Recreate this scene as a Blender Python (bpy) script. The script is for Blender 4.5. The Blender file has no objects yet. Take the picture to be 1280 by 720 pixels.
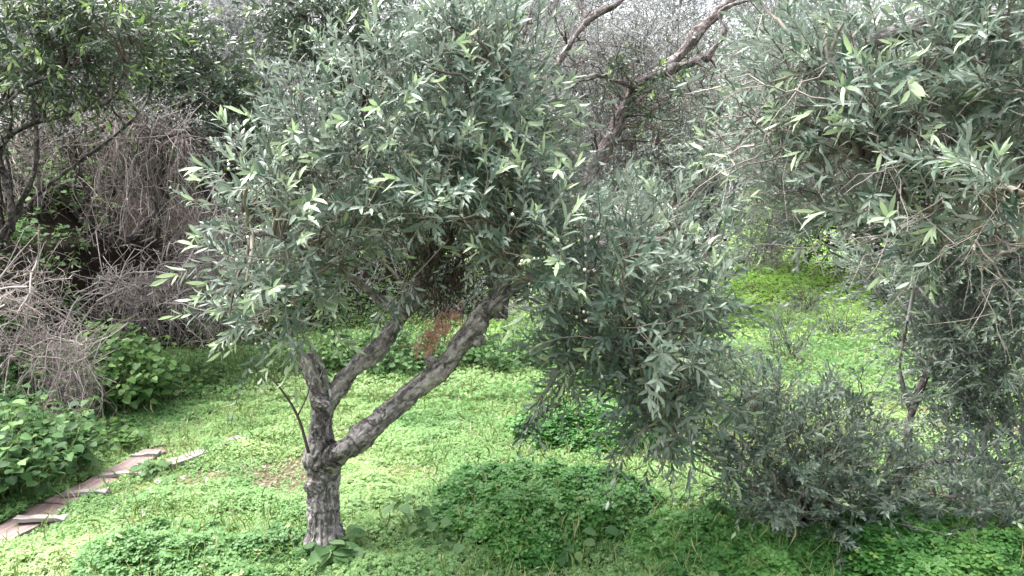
import bpy, math, random
import numpy as np

# ------------------------------------------------------------------ camera, sky, sun, exposure
scene = bpy.context.scene
R_ = math.radians
CAM_H = 1.6
PITCH = R_(7.4)
FPX = 924.0                                   # focal length in photograph pixels (1280 wide)

cam_data = bpy.data.cameras.new("camera")
cam_data.sensor_width = 36.0
cam_data.lens = 36.0 * FPX / 1280.0
cam_data.clip_start = 0.05
cam_data.clip_end = 2000
cam = bpy.data.objects.new("camera", cam_data)
cam.location = (0, 0, CAM_H)
cam.rotation_euler = (math.pi / 2 - PITCH, 0, 0)
scene.collection.objects.link(cam)
scene.camera = cam

SUN_EL, SUN_AZ = R_(66), R_(-80)              # azimuth measured from +Y (ahead) towards +X
world = bpy.data.worlds.new("World")
scene.world = world
world.use_nodes = True
wn = world.node_tree.nodes
wl = world.node_tree.links
sky = wn.new("ShaderNodeTexSky")
sky.sky_type = 'NISHITA'
sky.sun_disc = False
sky.sun_elevation = SUN_EL
sky.sun_rotation = SUN_AZ
sky.dust_density = 6.0
sky.air_density = 1.0
sky.ozone_density = 0.6
hsv = wn.new("ShaderNodeHueSaturation")       # cloud cover: a nearly white sky
hsv.inputs['Saturation'].default_value = 0.28
wl.new(sky.outputs[0], hsv.inputs['Color'])
wl.new(hsv.outputs[0], wn["Background"].inputs[0])
wn["Background"].inputs[1].default_value = 0.15

sun_data = bpy.data.lights.new("sun", 'SUN')
sun_data.energy = 1.2
sun_data.angle = R_(36)
sun_data.color = (1.0, 0.98, 0.95)
sun = bpy.data.objects.new("sun", sun_data)
sun.rotation_euler = (math.pi / 2 - SUN_EL, 0, -SUN_AZ + math.pi)
scene.collection.objects.link(sun)

scene.view_settings.view_transform = 'Standard'
scene.view_settings.look = 'None'
scene.view_settings.gamma = 1
scene.view_settings.use_curve_mapping = False
scene.view_settings.exposure = 2.46
scene.render.engine = 'CYCLES'
cy = scene.cycles
cy.max_bounces = 6
cy.diffuse_bounces = 2
cy.glossy_bounces = 2
cy.transmission_bounces = 4
cy.transparent_max_bounces = 4
cy.caustics_reflective = False
cy.caustics_refractive = False
cy.use_denoising = True

# ------------------------------------------------------------------ numeric helpers
RNG = np.random.default_rng(11)


def nrm(a):
    return a / np.maximum(np.linalg.norm(a, axis=-1, keepdims=True), 1e-9)


_P = np.random.default_rng(5).permutation(512)
_P = np.concatenate([_P, _P, _P])
_V = np.random.default_rng(6).uniform(-1, 1, 2048)


def vnoise(p):
    """smooth value noise of (N,3) points, in -1..1"""
    p = np.asarray(p, float)
    i = np.floor(p).astype(int)
    f = p - i
    f = f * f * (3 - 2 * f)
    i &= 511
    out = 0
    for dx in (0, 1):
        for dy in (0, 1):
            for dz in (0, 1):
                h = _P[_P[_P[(i[..., 0] + dx) & 511] + ((i[..., 1] + dy) & 511)] + ((i[..., 2] + dz) & 511)]
                w = (f[..., 0] if dx else 1 - f[..., 0]) * (f[..., 1] if dy else 1 - f[..., 1]) * (f[..., 2] if dz else 1 - f[..., 2])
                out = out + w * _V[h]
    return out


def fbm(p, o=3):
    p = np.asarray(p, float)
    s, a = 0, 1.0
    for k in range(o):
        s = s + a * vnoise(p * 2 ** k + 17.3 * k)
        a *= 0.5
    return s


def fbm2(x, y, sc, seed=0, o=3):
    x = np.asarray(x, float); y = np.asarray(y, float)
    return fbm(np.stack([x * sc + seed * 7.7, y * sc + seed * 3.1, np.full_like(x, seed * 1.37)], -1), o)


def sstep(a, b, x):
    t = np.clip((x - a) / (b - a), 0, 1)
    return t * t * (3 - 2 * t)


FWD = np.array([0, math.cos(PITCH), -math.sin(PITCH)])
UPV = np.array([0, math.sin(PITCH), math.cos(PITCH)])
CAMP = np.array([0, 0, CAM_H])


def at(px, py, d):
    """the point d metres ahead that the photograph shows at (px, py)"""
    r = FWD + np.array([1.0, 0, 0]) * (px - 640) / FPX + UPV * (360 - py) / FPX
    return CAMP + r * (d / r[1])


def pix(p):
    q = np.asarray(p) - CAMP
    z = q @ FWD
    return 640 + FPX * q[..., 0] / z, 360 - FPX * (q @ UPV) / z


# ------------------------------------------------------------------ terrain
TOE = np.array([(-3.6, -6), (-3.3, 3.0), (-3.1, 4.2), (-3.2, 5.6), (-2.9, 6.8), (-1.9, 8.0), (0.0, 9.3), (1.4, 11), (2.2, 13.5), (2.6, 30), (2.6, 60)], float)


def toe_dist(x, y):
    """signed distance to the foot of the bank, positive on the bank's side"""
    best = np.full(np.shape(x), 1e9)
    sg = np.ones(np.shape(x))
    for a, b in zip(TOE[:-1], TOE[1:]):
        d = b - a
        t = np.clip(((x - a[0]) * d[0] + (y - a[1]) * d[1]) / (d @ d), 0, 1)
        ex, ey = x - (a[0] + t * d[0]), y - (a[1] + t * d[1])
        dd = np.hypot(ex, ey)
        s = np.where(d[0] * (y - a[1]) - d[1] * (x - a[0]) > 0, 1.0, -1.0)
        m = dd < best
        best = np.where(m, dd, best)
        sg = np.where(m, s, sg)
    return best * sg


def height(x, y):
    x = np.asarray(x, float); y = np.asarray(y, float)
    s = toe_dist(x, y) - .75 * np.exp(-(((x + 3.45) / .55) ** 2 + ((y - 7.0) / .7) ** 2))     # hollow under the overhanging scrub
    amp = 2.1 - 1.1 * sstep(-2.4, 0.5, x)
    wob = 0.35 * fbm2(x, y, 0.9, 4)
    bank = amp * (0.55 * sstep(0.0, 0.9, s + wob) + 0.45 * sstep(0.9, 2.6, s + wob))
    rise = 0.9 * sstep(7.5, 18, y) * sstep(-0.5, 2.0, x)
    small = 0.035 * fbm2(x, y, 1.1, 1) + 0.012 * fbm2(x, y, 4.0, 2)
    return bank + rise + small


def ground(px, py):
    """where the ray through a pixel meets the terrain"""
    r = FWD + np.array([1.0, 0, 0]) * (px - 640) / FPX + UPV * (360 - py) / FPX
    t = 1.5
    while t < 60:
        p = CAMP + r * t
        if p[2] < height(p[0], p[1]):
            return np.array([p[0], p[1], float(height(p[0], p[1]))])
        t += 0.02
    return CAMP + r * 20


# ------------------------------------------------------------------ mesh collector
class MB:
    def __init__(self):
        self.v, self.q, self.t, self.a, self.y, self.qm, self.tm = [], [], [], [], [], [], []
        self.n = 0

    def add(self, v, quads=None, tris=None, rnd=None, young=None, mat=0):
        v = np.asarray(v, np.float32).reshape(-1, 3)
        k = len(v)
        self.v.append(v)
        self.a.append(np.broadcast_to(np.float32(0.5) if rnd is None else np.asarray(rnd, np.float32), (k,)))
        self.y.append(np.broadcast_to(np.float32(0) if young is None else np.asarray(young, np.float32), (k,)))
        if quads is not None and len(quads):
            self.q.append(np.asarray(quads, np.int32) + self.n); self.qm.append(np.full(len(quads), mat, np.int32))
        if tris is not None and len(tris):
            self.t.append(np.asarray(tris, np.int32) + self.n); self.tm.append(np.full(len(tris), mat, np.int32))
        self.n += k

    def build(self, name, mats, parent=None, smooth=True, origin=None):
        me = bpy.data.meshes.new(name)
        v = np.concatenate(self.v)
        org = np.array(origin if origin is not None else (0, 0, 0), np.float32)
        v = v - org
        q = np.concatenate(self.q) if self.q else np.zeros((0, 4), np.int32)
        t = np.concatenate(self.t) if self.t else np.zeros((0, 3), np.int32)
        me.vertices.add(len(v))
        me.vertices.foreach_set('co', v.ravel())
        loops = np.concatenate([q.ravel(), t.ravel()]).astype(np.int32)
        me.loops.add(len(loops))
        me.loops.foreach_set('vertex_index', loops)
        me.polygons.add(len(q) + len(t))
        st = np.concatenate([np.arange(len(q)) * 4, len(q) * 4 + np.arange(len(t)) * 3]).astype(np.int32)
        me.polygons.foreach_set('loop_start', st)
        mi = np.concatenate((self.qm + self.tm) or [np.zeros(0, np.int32)]).astype(np.int32)
        if not isinstance(mats, (list, tuple)):
            mats = [mats]
        for m in mats:
            me.materials.append(m)
        me.polygons.foreach_set('material_index', mi)
        me.polygons.foreach_set('use_smooth', np.full(len(q) + len(t), smooth))
        for nm, ar in (('rnd', self.a), ('young', self.y)):
            at_ = me.attributes.new(nm, 'FLOAT', 'POINT')
            at_.data.foreach_set('value', np.ascontiguousarray(np.concatenate(ar), np.float32))
        me.update(calc_edges=True)
        o = bpy.data.objects.new(name, me)
        scene.collection.objects.link(o)
        if parent is not None:
            o.parent = parent
        elif origin is not None:
            o.location = origin
        return o


def merge(a, b):
    """b's faces into a, with the second material"""
    for v, r, y in zip(b.v, b.a, b.y):
        a.v.append(v); a.a.append(r); a.y.append(y)
    a.q += [x + a.n for x in b.q]; a.t += [x + a.n for x in b.t]
    a.qm += [x * 0 + 1 for x in b.qm]; a.tm += [x * 0 + 1 for x in b.tm]
    a.n += b.n
    return a


def tag(o, label=None, cat=None, group=None, kind=None):
    if label: o['label'] = label
    if cat: o['category'] = cat
    if group: o['group'] = group
    if kind: o['kind'] = kind
    return o


def thing(name, loc, label, cat, group=None):
    o = bpy.data.objects.new(name, None)
    o.empty_display_size = 0.1
    o.location = loc
    scene.collection.objects.link(o)
    return tag(o, label, cat, group)


# ---- tubes
def tube_batch(mb, P, R, k=4, rnd=None, young=None, mat=0, cap=False):
    """N polylines of M points with radii, as tubes of k sides"""
    P = np.asarray(P, float)
    if P.ndim == 2:
        P = P[None]
    N, M, _ = P.shape
    R = np.broadcast_to(np.asarray(R, float), (N, M))
    T = nrm(np.gradient(P, axis=1))
    mt = nrm(P[:, -1] - P[:, 0] + 1e-6)
    ax = np.argmin(np.abs(mt), axis=1)
    ref = np.eye(3)[ax][:, None, :]
    U = nrm(np.cross(T, ref))
    V = np.cross(T, U)
    an = np.arange(k) * 2 * np.pi / k
    ring = U[:, :, None, :] * np.cos(an)[None, None, :, None] + V[:, :, None, :] * np.sin(an)[None, None, :, None]
    v = P[:, :, None, :] + ring * R[:, :, None, None]
    idx = np.arange(N * M * k).reshape(N, M, k)
    a = idx[:, :-1]; b = idx[:, 1:]
    q = np.stack([a, np.roll(a, -1, 2), np.roll(b, -1, 2), b], -1).reshape(-1, 4)
    rv = None if rnd is None else np.repeat(np.asarray(rnd, float), M * k)
    tr = None
    v = v.reshape(-1, 3)
    if cap:
        c = np.concatenate([P[:, 0], P[:, -1]])
        base = N * M * k
        tr = []
        for n in range(N):
            f, l = idx[n, 0], idx[n, -1]
            for i in range(k):
                tr.append((f[(i + 1) % k], f[i], base + n))
                tr.append((l[i], l[(i + 1) % k], base + N + n))
        v = np.concatenate([v, c])
        if rv is not None:
            rv = np.concatenate([rv, np.asarray(rnd, float), np.asarray(rnd, float)])
    mb.add(v, q, tr, rv, young, mat)


def resample(pts, n):
    pts = np.asarray(pts, float)
    m = len(pts)
    if m == 2:
        t = np.linspace(0, 1, n)[:, None]
        return pts[0] * (1 - t) + pts[1] * t
    # Catmull-Rom through the control points
    ext = np.vstack([2 * pts[0] - pts[1], pts, 2 * pts[-1] - pts[-2]])
    u = np.linspace(0, m - 1 - 1e-6, n)
    i = u.astype(int); f = (u - i)[:, None]
    p0, p1, p2, p3 = ext[i], ext[i + 1], ext[i + 2], ext[i + 3]
    return 0.5 * (2 * p1 + (p2 - p0) * f + (2 * p0 - 5 * p1 + 4 * p2 - p3) * f ** 2 + (3 * p1 - p0 - 3 * p2 + p3) * f ** 3)


# ---- leaves
def _leaf_tpl(kind):
    if kind == 'olive':        # long narrow blade, folded on its midrib and bent down at the tip
        v = [(0, 0, 0), (.30, .42, .10), (.30, 0, 0), (.30, -.42, .10), (.66, .44, .02), (.66, 0, -.08), (.66, -.44, .02), (1, 0, -.28)]
        q = [(2, 5, 4, 1), (3, 6, 5, 2)]
        t = [(0, 2, 1), (0, 3, 2), (4, 5, 7), (5, 6, 7)]
    elif kind == 'simple':     # a small leaf seen from several metres
        v = [(0, 0, 0), (.5, .5, .12), (.5, -.5, .12), (1, 0, -.1)]
        q = []
        t = [(0, 2, 1), (1, 2, 3)]
    elif kind == 'broad':      # rounded toothed leaf with heart base
        v = [(0, 0, 0), (-.08, .22, .04), (.12, .48, .10), (.45, .50, .06), (.75, .30, -.02), (1, 0, -.14), (.75, -.30, -.02), (.45, -.50, .06), (.12, -.48, .10), (-.08, -.22, .04), (.4, 0, -.05)]
        q = []
        ring = [0, 9, 8, 7, 6, 5, 4, 3, 2, 1]
        t = [(10, ring[i], ring[(i + 1) % 10]) for i in range(10)]
    elif kind == 'ovate':      # short oval leaf
        v = [(0, 0, 0), (.25, .40, .08), (.25, -.40, .08), (.62, .40, .04), (.62, -.40, .04), (1, 0, -.16), (.45, 0, -.03)]
        q = []
        t = [(6, 0, 2), (6, 2, 4), (6, 4, 5), (6, 5, 3), (6, 3, 1), (6, 1, 0)]
    return np.array(v, float), np.array(q, int).reshape(-1, 4), np.array(t, int).reshape(-1, 3)


TPL = {k: _leaf_tpl(k) for k in ('olive', 'simple', 'broad', 'ovate')}


def add_leaves(mb, B, D, Nn, L, W, rnd, young=None, kind='olive', mat=0, bend=None):
    v, q, t = TPL[kind]
    D = nrm(D)
    S = nrm(np.cross(Nn, D))
    Nn = np.cross(D, S)
    n = len(B)
    L = np.broadcast_to(L, (n,)); W = np.broadcast_to(W, (n,))
    bend = np.ones(n) if bend is None else bend
    flat = np.where(np.abs(v[:, 1]) > 0, v[:, 2], 0)
    P = (B[:, None] + D[:, None] * (v[None, :, 0, None] * L[:, None, None]) + S[:, None] * (v[None, :, 1, None] * W[:, None, None])
         + Nn[:, None] * ((v[None, :, 2] * (W[:, None] * 0.9 + L[:, None] * 0.25 * (v[None, :, 0] > .5)) * bend[:, None])[..., None]))
    k = len(v)
    off = (np.arange(n) * k)[:, None, None]
    mb.add(P.reshape(-1, 3), (q[None] + off).reshape(-1, 4) if len(q) else None, (t[None] + off).reshape(-1, 3) if len(t) else None,
           np.repeat(rnd, k), None if young is None else np.repeat(young, k), mat)


def rand_dirs(rng, n):
    return nrm(rng.normal(size=(n, 3)))


def shoots(mb_leaf, mb_twig, B, D, length, pairs, leaf_l, leaf_w, rng, kind='olive', droop=0.25, twig_r=0.0018, young_frac=0.25,
           ang=(62, 28), up=0.6, leafless=0.0, twig_k=3, mat=0, tone=None):
    """leafy shoots: a curved twig with opposite pairs of leaves, smaller and steeper to the tip"""
    n = len(B)
    D = nrm(D)
    Ls = length * rng.uniform(0.6, 1.3, n)
    M = 5
    tt = np.linspace(0, 1, M)
    side = rand_dirs(rng, n) * 0.18
    dr = np.stack([np.zeros(n), np.zeros(n), -droop * rng.uniform(0.2, 1.4, n)], -1)

    def path(t):
        t = t[..., None]
        return B[:, None] + (D[:, None] * t + (side + dr)[:, None] * t ** 2) * Ls[:, None, None]
    tb = np.broadcast_to(tt, (n, M))
    if mb_twig is not None:
        rr = twig_r * np.linspace(1.25, 0.5, M)
        tube_batch(mb_twig, path(tb), np.broadcast_to(rr, (n, M)), twig_k, rng.random(n))
    f = np.linspace(0.12, 1.0, pairs)
    fb = np.broadcast_to(f, (n, pairs)) + rng.normal(0, 0.012, (n, pairs))
    Bp = path(fb)
    T = nrm(D[:, None] + (side + dr)[:, None] * 2 * fb[..., None])
    ref = rand_dirs(rng, n)[:, None]
    U = nrm(np.cross(T, ref)); V = np.cross(T, U)
    yo = (rng.random(n) < young_frac * np.clip(1 + 1.6 * fbm(B * 2.6 + 3.3, 2), 0, 3)).astype(float)
    ssz = rng.uniform(.72, 1.22, n)[:, None] * (1 + .12 * yo[:, None])
    shoot_tone = rng.random(n) if tone is None else np.clip(tone + rng.normal(0, .15, n), 0, 1)
    for sgn in (0, 1):
        phi = np.arange(pairs)[None] * (np.pi / 2) + sgn * np.pi + rng.normal(0, .35, (n, pairs))
        s = U * np.cos(phi)[..., None] + V * np.sin(phi)[..., None]
        al = np.radians(ang[0] + (ang[1] - ang[0]) * fb) + rng.normal(0, .16, (n, pairs))
        d = T * np.cos(al)[..., None] + s * np.sin(al)[..., None]
        nn = -s * np.cos(al)[..., None] + T * np.sin(al)[..., None]
        nn = nn + up * np.array([0, 0, 1.0]) + rng.normal(0, .25, (n, pairs, 3))
        sz = np.clip(1.06 - (0.5 - .4 * yo[:, None]) * np.maximum(fb - .55, 0) / .45, .4, 1.1) * rng.uniform(.72, 1.18, (n, pairs)) * ssz
        keep = rng.random((n, pairs)) > (leafless + 0.08)
        yv = yo[:, None] * sstep(.6, .95, fb) * rng.uniform(.6, 1.0, (n, pairs))
        rv = np.clip(shoot_tone[:, None] * .6 + .4 * rng.random((n, pairs)), 0, 1)
        k = keep.ravel()
        add_leaves(mb_leaf, Bp.reshape(-1, 3)[k], d.reshape(-1, 3)[k], nn.reshape(-1, 3)[k], (leaf_l * sz).ravel()[k],
                   (leaf_w * np.sqrt(sz) * rng.uniform(.8, 1.15, (n, pairs))).ravel()[k], rv.ravel()[k], yv.ravel()[k], kind, mat,
                   rng.uniform(-.3, 1.8, (n, pairs)).ravel()[k])


# ------------------------------------------------------------------ materials
def new_mat(name):
    m = bpy.data.materials.new(name)
    m.use_nodes = True
    nt = m.node_tree
    nt.nodes.clear()
    out = nt.nodes.new('ShaderNodeOutputMaterial')
    return m, nt, out


def ramp(nt, fac, stops, interp='LINEAR'):
    r = nt.nodes.new('ShaderNodeValToRGB')
    r.color_ramp.interpolation = interp
    while len(r.color_ramp.elements) < len(stops):
        r.color_ramp.elements.new(0.5)
    for e, (p, c) in zip(r.color_ramp.elements, stops):
        e.position = p; e.color = (*c, 1)
    if fac is not None:
        nt.links.new(fac, r.inputs[0])
    return r.outputs[0]


def mixc(nt, fac, a, b):
    n = nt.nodes.new('ShaderNodeMix')
    n.data_type = 'RGBA'
    for sock, val in ((n.inputs[0], fac), (n.inputs[6], a), (n.inputs[7], b)):
        if hasattr(val, 'is_linked'):
            nt.links.new(val, sock)
        elif isinstance(val, (int, float)):
            sock.default_value = val
        else:
            sock.default_value = (*val, 1)
    return n.outputs[2]


def attr(nt, name):
    n = nt.nodes.new('ShaderNodeAttribute')
    n.attribute_name = name
    return n.outputs['Fac']


def leaf_mat(name, stops, young, under=None, rough=.42, trans=.28, spec=.5):
    m, nt, out = new_mat(name)
    col = ramp(nt, attr(nt, 'rnd'), stops)
    if under is not None:
        g = nt.nodes.new('ShaderNodeNewGeometry')
        col = mixc(nt, g.outputs['Backfacing'], col, under)
    col = mixc(nt, attr(nt, 'young'), col, young)
    b = nt.nodes.new('ShaderNodeBsdfPrincipled')
    nt.links.new(col, b.inputs['Base Color'])
    b.inputs['Roughness'].default_value = rough
    b.inputs['Specular IOR Level'].default_value = spec
    t = nt.nodes.new('ShaderNodeBsdfTranslucent')
    tc = nt.nodes.new('ShaderNodeHueSaturation')
    tc.inputs['Saturation'].default_value = 1.15
    tc.inputs['Value'].default_value = 1.3
    nt.links.new(col, tc.inputs['Color'])
    nt.links.new(tc.outputs[0], t.inputs['Color'])
    mx = nt.nodes.new('ShaderNodeMixShader')
    mx.inputs[0].default_value = trans
    nt.links.new(b.outputs[0], mx.inputs[1]); nt.links.new(t.outputs[0], mx.inputs[2])
    nt.links.new(mx.outputs[0], out.inputs[0])
    return m


def twig_mat(name, a, b_, rough=.85):
    m, nt, out = new_mat(name)
    col = ramp(nt, attr(nt, 'rnd'), [(0, a), (1, b_)])
    b = nt.nodes.new('ShaderNodeBsdfPrincipled')
    nt.links.new(col, b.inputs['Base Color'])
    b.inputs['Roughness'].default_value = rough
    b.inputs['Specular IOR Level'].default_value = .2
    nt.links.new(b.outputs[0], out.inputs[0])
    return m


def bark_mat(name, dark, mid, light, lichen=.35, scale=1.0):
    """bark whose fissures run along each limb: 'perp' is the offset from the limb's axis, 'along' the way along it"""
    m, nt, out = new_mat(name)
    N, Lk = nt.nodes.new, nt.links.new
    tc = N('ShaderNodeTexCoord')
    pa = N('ShaderNodeAttribute'); pa.attribute_name = 'perp'
    al = N('ShaderNodeAttribute'); al.attribute_name = 'along'

    def noise4(sc, stretch, detail, rough, dist=0.0):
        n = N('ShaderNodeTexNoise'); n.noise_dimensions = '4D'
        n.inputs['Scale'].default_value = sc * scale; n.inputs['Detail'].default_value = detail
        n.inputs['Roughness'].default_value = rough; n.inputs['Distortion'].default_value = dist
        w = N('ShaderNodeMath'); w.operation = 'MULTIPLY'; w.inputs[1].default_value = stretch
        Lk(al.outputs['Fac'], w.inputs[0]); Lk(w.outputs[0], n.inputs['W']); Lk(pa.outputs['Vector'], n.inputs['Vector'])
        return n.outputs['Fac']
    fine = noise4(60, .55, 8, .7)
    fis_n = noise4(48, .20, 6, .62, .5)
    base = ramp(nt, fine, [(.32, dark), (.50, mid), (.70, light)])
    fis = ramp(nt, fis_n, [(.40, (0, 0, 0)), (.53, (1, 1, 1))])
    n2 = N('ShaderNodeTexNoise'); n2.inputs['Scale'].default_value = 8 * scale; n2.inputs['Detail'].default_value = 6; n2.inputs['Roughness'].default_value = .65
    Lk(tc.outputs['Object'], n2.inputs['Vector'])
    big = ramp(nt, n2.outputs['Fac'], [(.40, (.5, .5, .5)), (.58, (1, 1, 1))])
    c1 = mixc(nt, fis, mixc(nt, .75, base, dark), base)
    c2 = mixc(nt, big, mixc(nt, .45, c1, dark), c1)
    wet = attr(nt, 'young')
    c2 = mixc(nt, wet, c2, mixc(nt, .68, c2, (.012, .010, .010)))
    n3 = N('ShaderNodeTexNoise'); n3.inputs['Scale'].default_value = 36 * scale; n3.inputs['Detail'].default_value = 9; n3.inputs['Roughness'].default_value = .75
    Lk(tc.outputs['Object'], n3.inputs['Vector'])
    lf = ramp(nt, n3.outputs['Fac'], [(.53, (0, 0, 0)), (.58, (lichen, lichen, lichen))])
    c3 = mixc(nt, lf, c2, (.55, .56, .52))
    b = N('ShaderNodeBsdfPrincipled')
    Lk(c3, b.inputs['Base Color'])
    b.inputs['Roughness'].default_value = .9
    b.inputs['Specular IOR Level'].default_value = .15
    bp = N('ShaderNodeBump'); bp.inputs['Strength'].default_value = 1.0; bp.inputs['Distance'].default_value = .02
    ad = N('ShaderNodeMath'); ad.operation = 'MULTIPLY_ADD'; ad.inputs[1].default_value = .5
    Lk(fis, ad.inputs[0]); Lk(fine, ad.inputs[2])
    Lk(ad.outputs[0], bp.inputs['Height'])
    Lk(bp.outputs[0], b.inputs['Normal'])
    Lk(b.outputs[0], out.inputs[0])
    return m


def soil_mat():
    m, nt, out = new_mat('soil_and_moss')
    g = nt.nodes.new('ShaderNodeNewGeometry')
    n1 = nt.nodes.new('ShaderNodeTexNoise'); n1.inputs['Scale'].default_value = 1.3; n1.inputs['Detail'].default_value = 6
    n2 = nt.nodes.new('ShaderNodeTexNoise'); n2.inputs['Scale'].default_value = 34; n2.inputs['Detail'].default_value = 8; n2.inputs['Roughness'].default_value = .7
    nt.links.new(g.outputs['Position'], n1.inputs['Vector']); nt.links.new(g.outputs['Position'], n2.inputs['Vector'])
    soil = ramp(nt, n2.outputs['Fac'], [(.3, (.035, .025, .018)), (.52, (.11, .085, .06)), (.72, (.24, .20, .15))])
    moss = ramp(nt, n2.outputs['Fac'], [(.3, (.05, .075, .02)), (.55, (.12, .17, .045)), (.75, (.20, .24, .09))])
    f = ramp(nt, n1.outputs['Fac'], [(.40, (0, 0, 0)), (.60, (1, 1, 1))])
    fl = mixc(nt, f, soil, moss)
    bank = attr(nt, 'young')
    dark = ramp(nt, n2.outputs['Fac'], [(.3, (.008, .0065, .0055)), (.7, (.035, .027, .02))])  # bank soil darkened: shade of the hollow painted into its colour
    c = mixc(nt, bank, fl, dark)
    b = nt.nodes.new('ShaderNodeBsdfPrincipled')
    nt.links.new(c, b.inputs['Base Color'])
    b.inputs['Roughness'].default_value = .95
    b.inputs['Specular IOR Level'].default_value = .1
    bp = nt.nodes.new('ShaderNodeBump'); bp.inputs['Distance'].default_value = .02; bp.inputs['Strength'].default_value = .8
    nt.links.new(n2.outputs['Fac'], bp.inputs['Height'])
    nt.links.new(bp.outputs[0], b.inputs['Normal'])
    nt.links.new(b.outputs[0], out.inputs[0])
    return m


def wood_mat(name, a, b_, c_):
    m, nt, out = new_mat(name)
    tc = nt.nodes.new('ShaderNodeTexCoord')
    mp = nt.nodes.new('ShaderNodeMapping'); mp.inputs['Scale'].default_value = (1.6, 42, 20)
    nt.links.new(tc.outputs['Object'], mp.inputs[0])
    n1 = nt.nodes.new('ShaderNodeTexNoise'); n1.inputs['Scale'].default_value = 1.6; n1.inputs['Detail'].default_value = 8; n1.inputs['Roughness'].default_value = .65
    nt.links.new(mp.outputs[0], n1.inputs['Vector'])
    n2 = nt.nodes.new('ShaderNodeTexNoise'); n2.inputs['Scale'].default_value = 9; n2.inputs['Detail'].default_value = 6
    nt.links.new(tc.outputs['Object'], n2.inputs['Vector'])
    col = ramp(nt, n1.outputs['Fac'], [(.28, a), (.48, b_), (.70, c_)])
    st = ramp(nt, n2.outputs['Fac'], [(.35, (.25, .25, .25)), (.6, (1, 1, 1))])
    col = mixc(nt, st, mixc(nt, .5, col, a), col)
    b = nt.nodes.new('ShaderNodeBsdfPrincipled')
    nt.links.new(col, b.inputs['Base Color'])
    b.inputs['Roughness'].default_value = .75
    bp = nt.nodes.new('ShaderNodeBump'); bp.inputs['Distance'].default_value = .004; bp.inputs['Strength'].default_value = .7
    nt.links.new(n1.outputs['Fac'], bp.inputs['Height'])
    nt.links.new(bp.outputs[0], b.inputs['Normal'])
    nt.links.new(b.outputs[0], out.inputs[0])
    return m


OLIVE = leaf_mat('olive_leaf', [(0, (.022, .046, .032)), (.5, (.080, .124, .090)), (1, (.24, .29, .23))], (.36, .46, .27), under=(.20, .24, .20), rough=.42, trans=.22, spec=.38)
OLIVE_FAR = leaf_mat('olive_leaf_grey', [(0, (.045, .080, .052)), (.5, (.115, .165, .118)), (1, (.29, .35, .27))], (.26, .33, .20), under=(.24, .28, .25), trans=.28)
DARK_LEAF = leaf_mat('evergreen_leaf', [(0, (.020, .036, .022)), (.5, (.040, .070, .038)), (1, (.10, .14, .075))], (.25, .36, .12), under=(.07, .10, .06), rough=.35, trans=.22)
SCRUB_LEAF = leaf_mat('scrub_leaf', [(0, (.06, .075, .066)), (.5, (.185, .20, .188)), (1, (.42, .435, .42))], (.2, .25, .14), rough=.6, trans=.3)
DRY_LEAF = leaf_mat('dry_leaf', [(0, (.12, .10, .07)), (.5, (.26, .235, .19)), (1, (.42, .39, .33))], (.25, .30, .15), rough=.7, trans=.25)
RUST_LEAF = leaf_mat('rust_leaf', [(0, (.26, .14, .11)), (.5, (.46, .27, .21)), (1, (.60, .42, .35))], (.5, .3, .2), rough=.7, trans=.25)
HERB = leaf_mat('herb_leaf', [(0, (.035, .085, .022)), (.5, (.07, .15, .04)), (1, (.13, .24, .07))], (.22, .34, .10), under=(.11, .19, .07), trans=.35, rough=.55, spec=.3)
HERB_DARK = leaf_mat('herb_leaf_dark', [(0, (.018, .052, .016)), (.5, (.04, .10, .03)), (1, (.09, .18, .06))], (.18, .30, .10), under=(.08, .14, .06), trans=.3, rough=.6, spec=.25)
MALLOW = leaf_mat('mallow_leaf', [(0, (.045, .105, .035)), (.5, (.085, .165, .065)), (1, (.16, .25, .12))], (.25, .34, .14), under=(.11, .18, .08), trans=.35, rough=.65, spec=.2)
CLOVER = leaf_mat('clover_leaf', [(0, (.052, .14, .042)), (.4, (.132, .255, .086)), (.75, (.255, .37, .15)), (1, (.43, .49, .25))], (.42, .45, .22), rough=.55, trans=.38, spec=.35)
CLOVER_DEEP = leaf_mat('clover_leaf_deep', [(0, (.022, .085, .018)), (.5, (.06, .175, .04)), (1, (.15, .31, .085))], (.22, .32, .08), rough=.5, trans=.35, spec=.4)
GRASS = leaf_mat('grass_blade', [(0, (.12, .20, .06)), (.6, (.22, .30, .10)), (1, (.42, .40, .24))], (.3, .35, .15), rough=.5, trans=.35)
MEADOW = leaf_mat('meadow_leaf', [(0, (.20, .38, .075)), (.5, (.31, .51, .13)), (1, (.44, .59, .21))], (.40, .42, .17), rough=.6, trans=.4, spec=.3)
PALE_FRUIT = leaf_mat('pale_fruit', [(0, (.50, .55, .40)), (1, (.78, .78, .70))], (.6, .6, .4), rough=.4, trans=.15)
TWIG = twig_mat('olive_twig', (.07, .06, .05), (.26, .24, .20))
TWIG_GREY = twig_mat('grey_twig', (.09, .086, .088), (.42, .41, .415))
TWIG_DARK = twig_mat('dark_twig', (.035, .028, .024), (.13, .10, .09))
DRY_STEM_DARK = twig_mat('dry_stem_dark', (.06, .047, .048), (.38, .335, .33))
DRY_STEM = twig_mat('dry_stem', (.075, .058, .055), (.39, .34, .325))
GREEN_STEM = twig_mat('green_stem', (.06, .11, .03), (.16, .22, .08))
BARK = bark_mat('olive_bark', (.034, .028, .028), (.33, .30, .295), (.54, .51, .50), lichen=.45)
BARK_DARK = bark_mat('dark_bark', (.020, .017, .017), (.085, .072, .070), (.22, .195, .195), lichen=.2, scale=.6)
BARK_BENT = bark_mat('bent_bark', (.03, .025, .025), (.17, .14, .14), (.36, .315, .315), lichen=.3, scale=.6)
SOIL = soil_mat()
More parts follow.
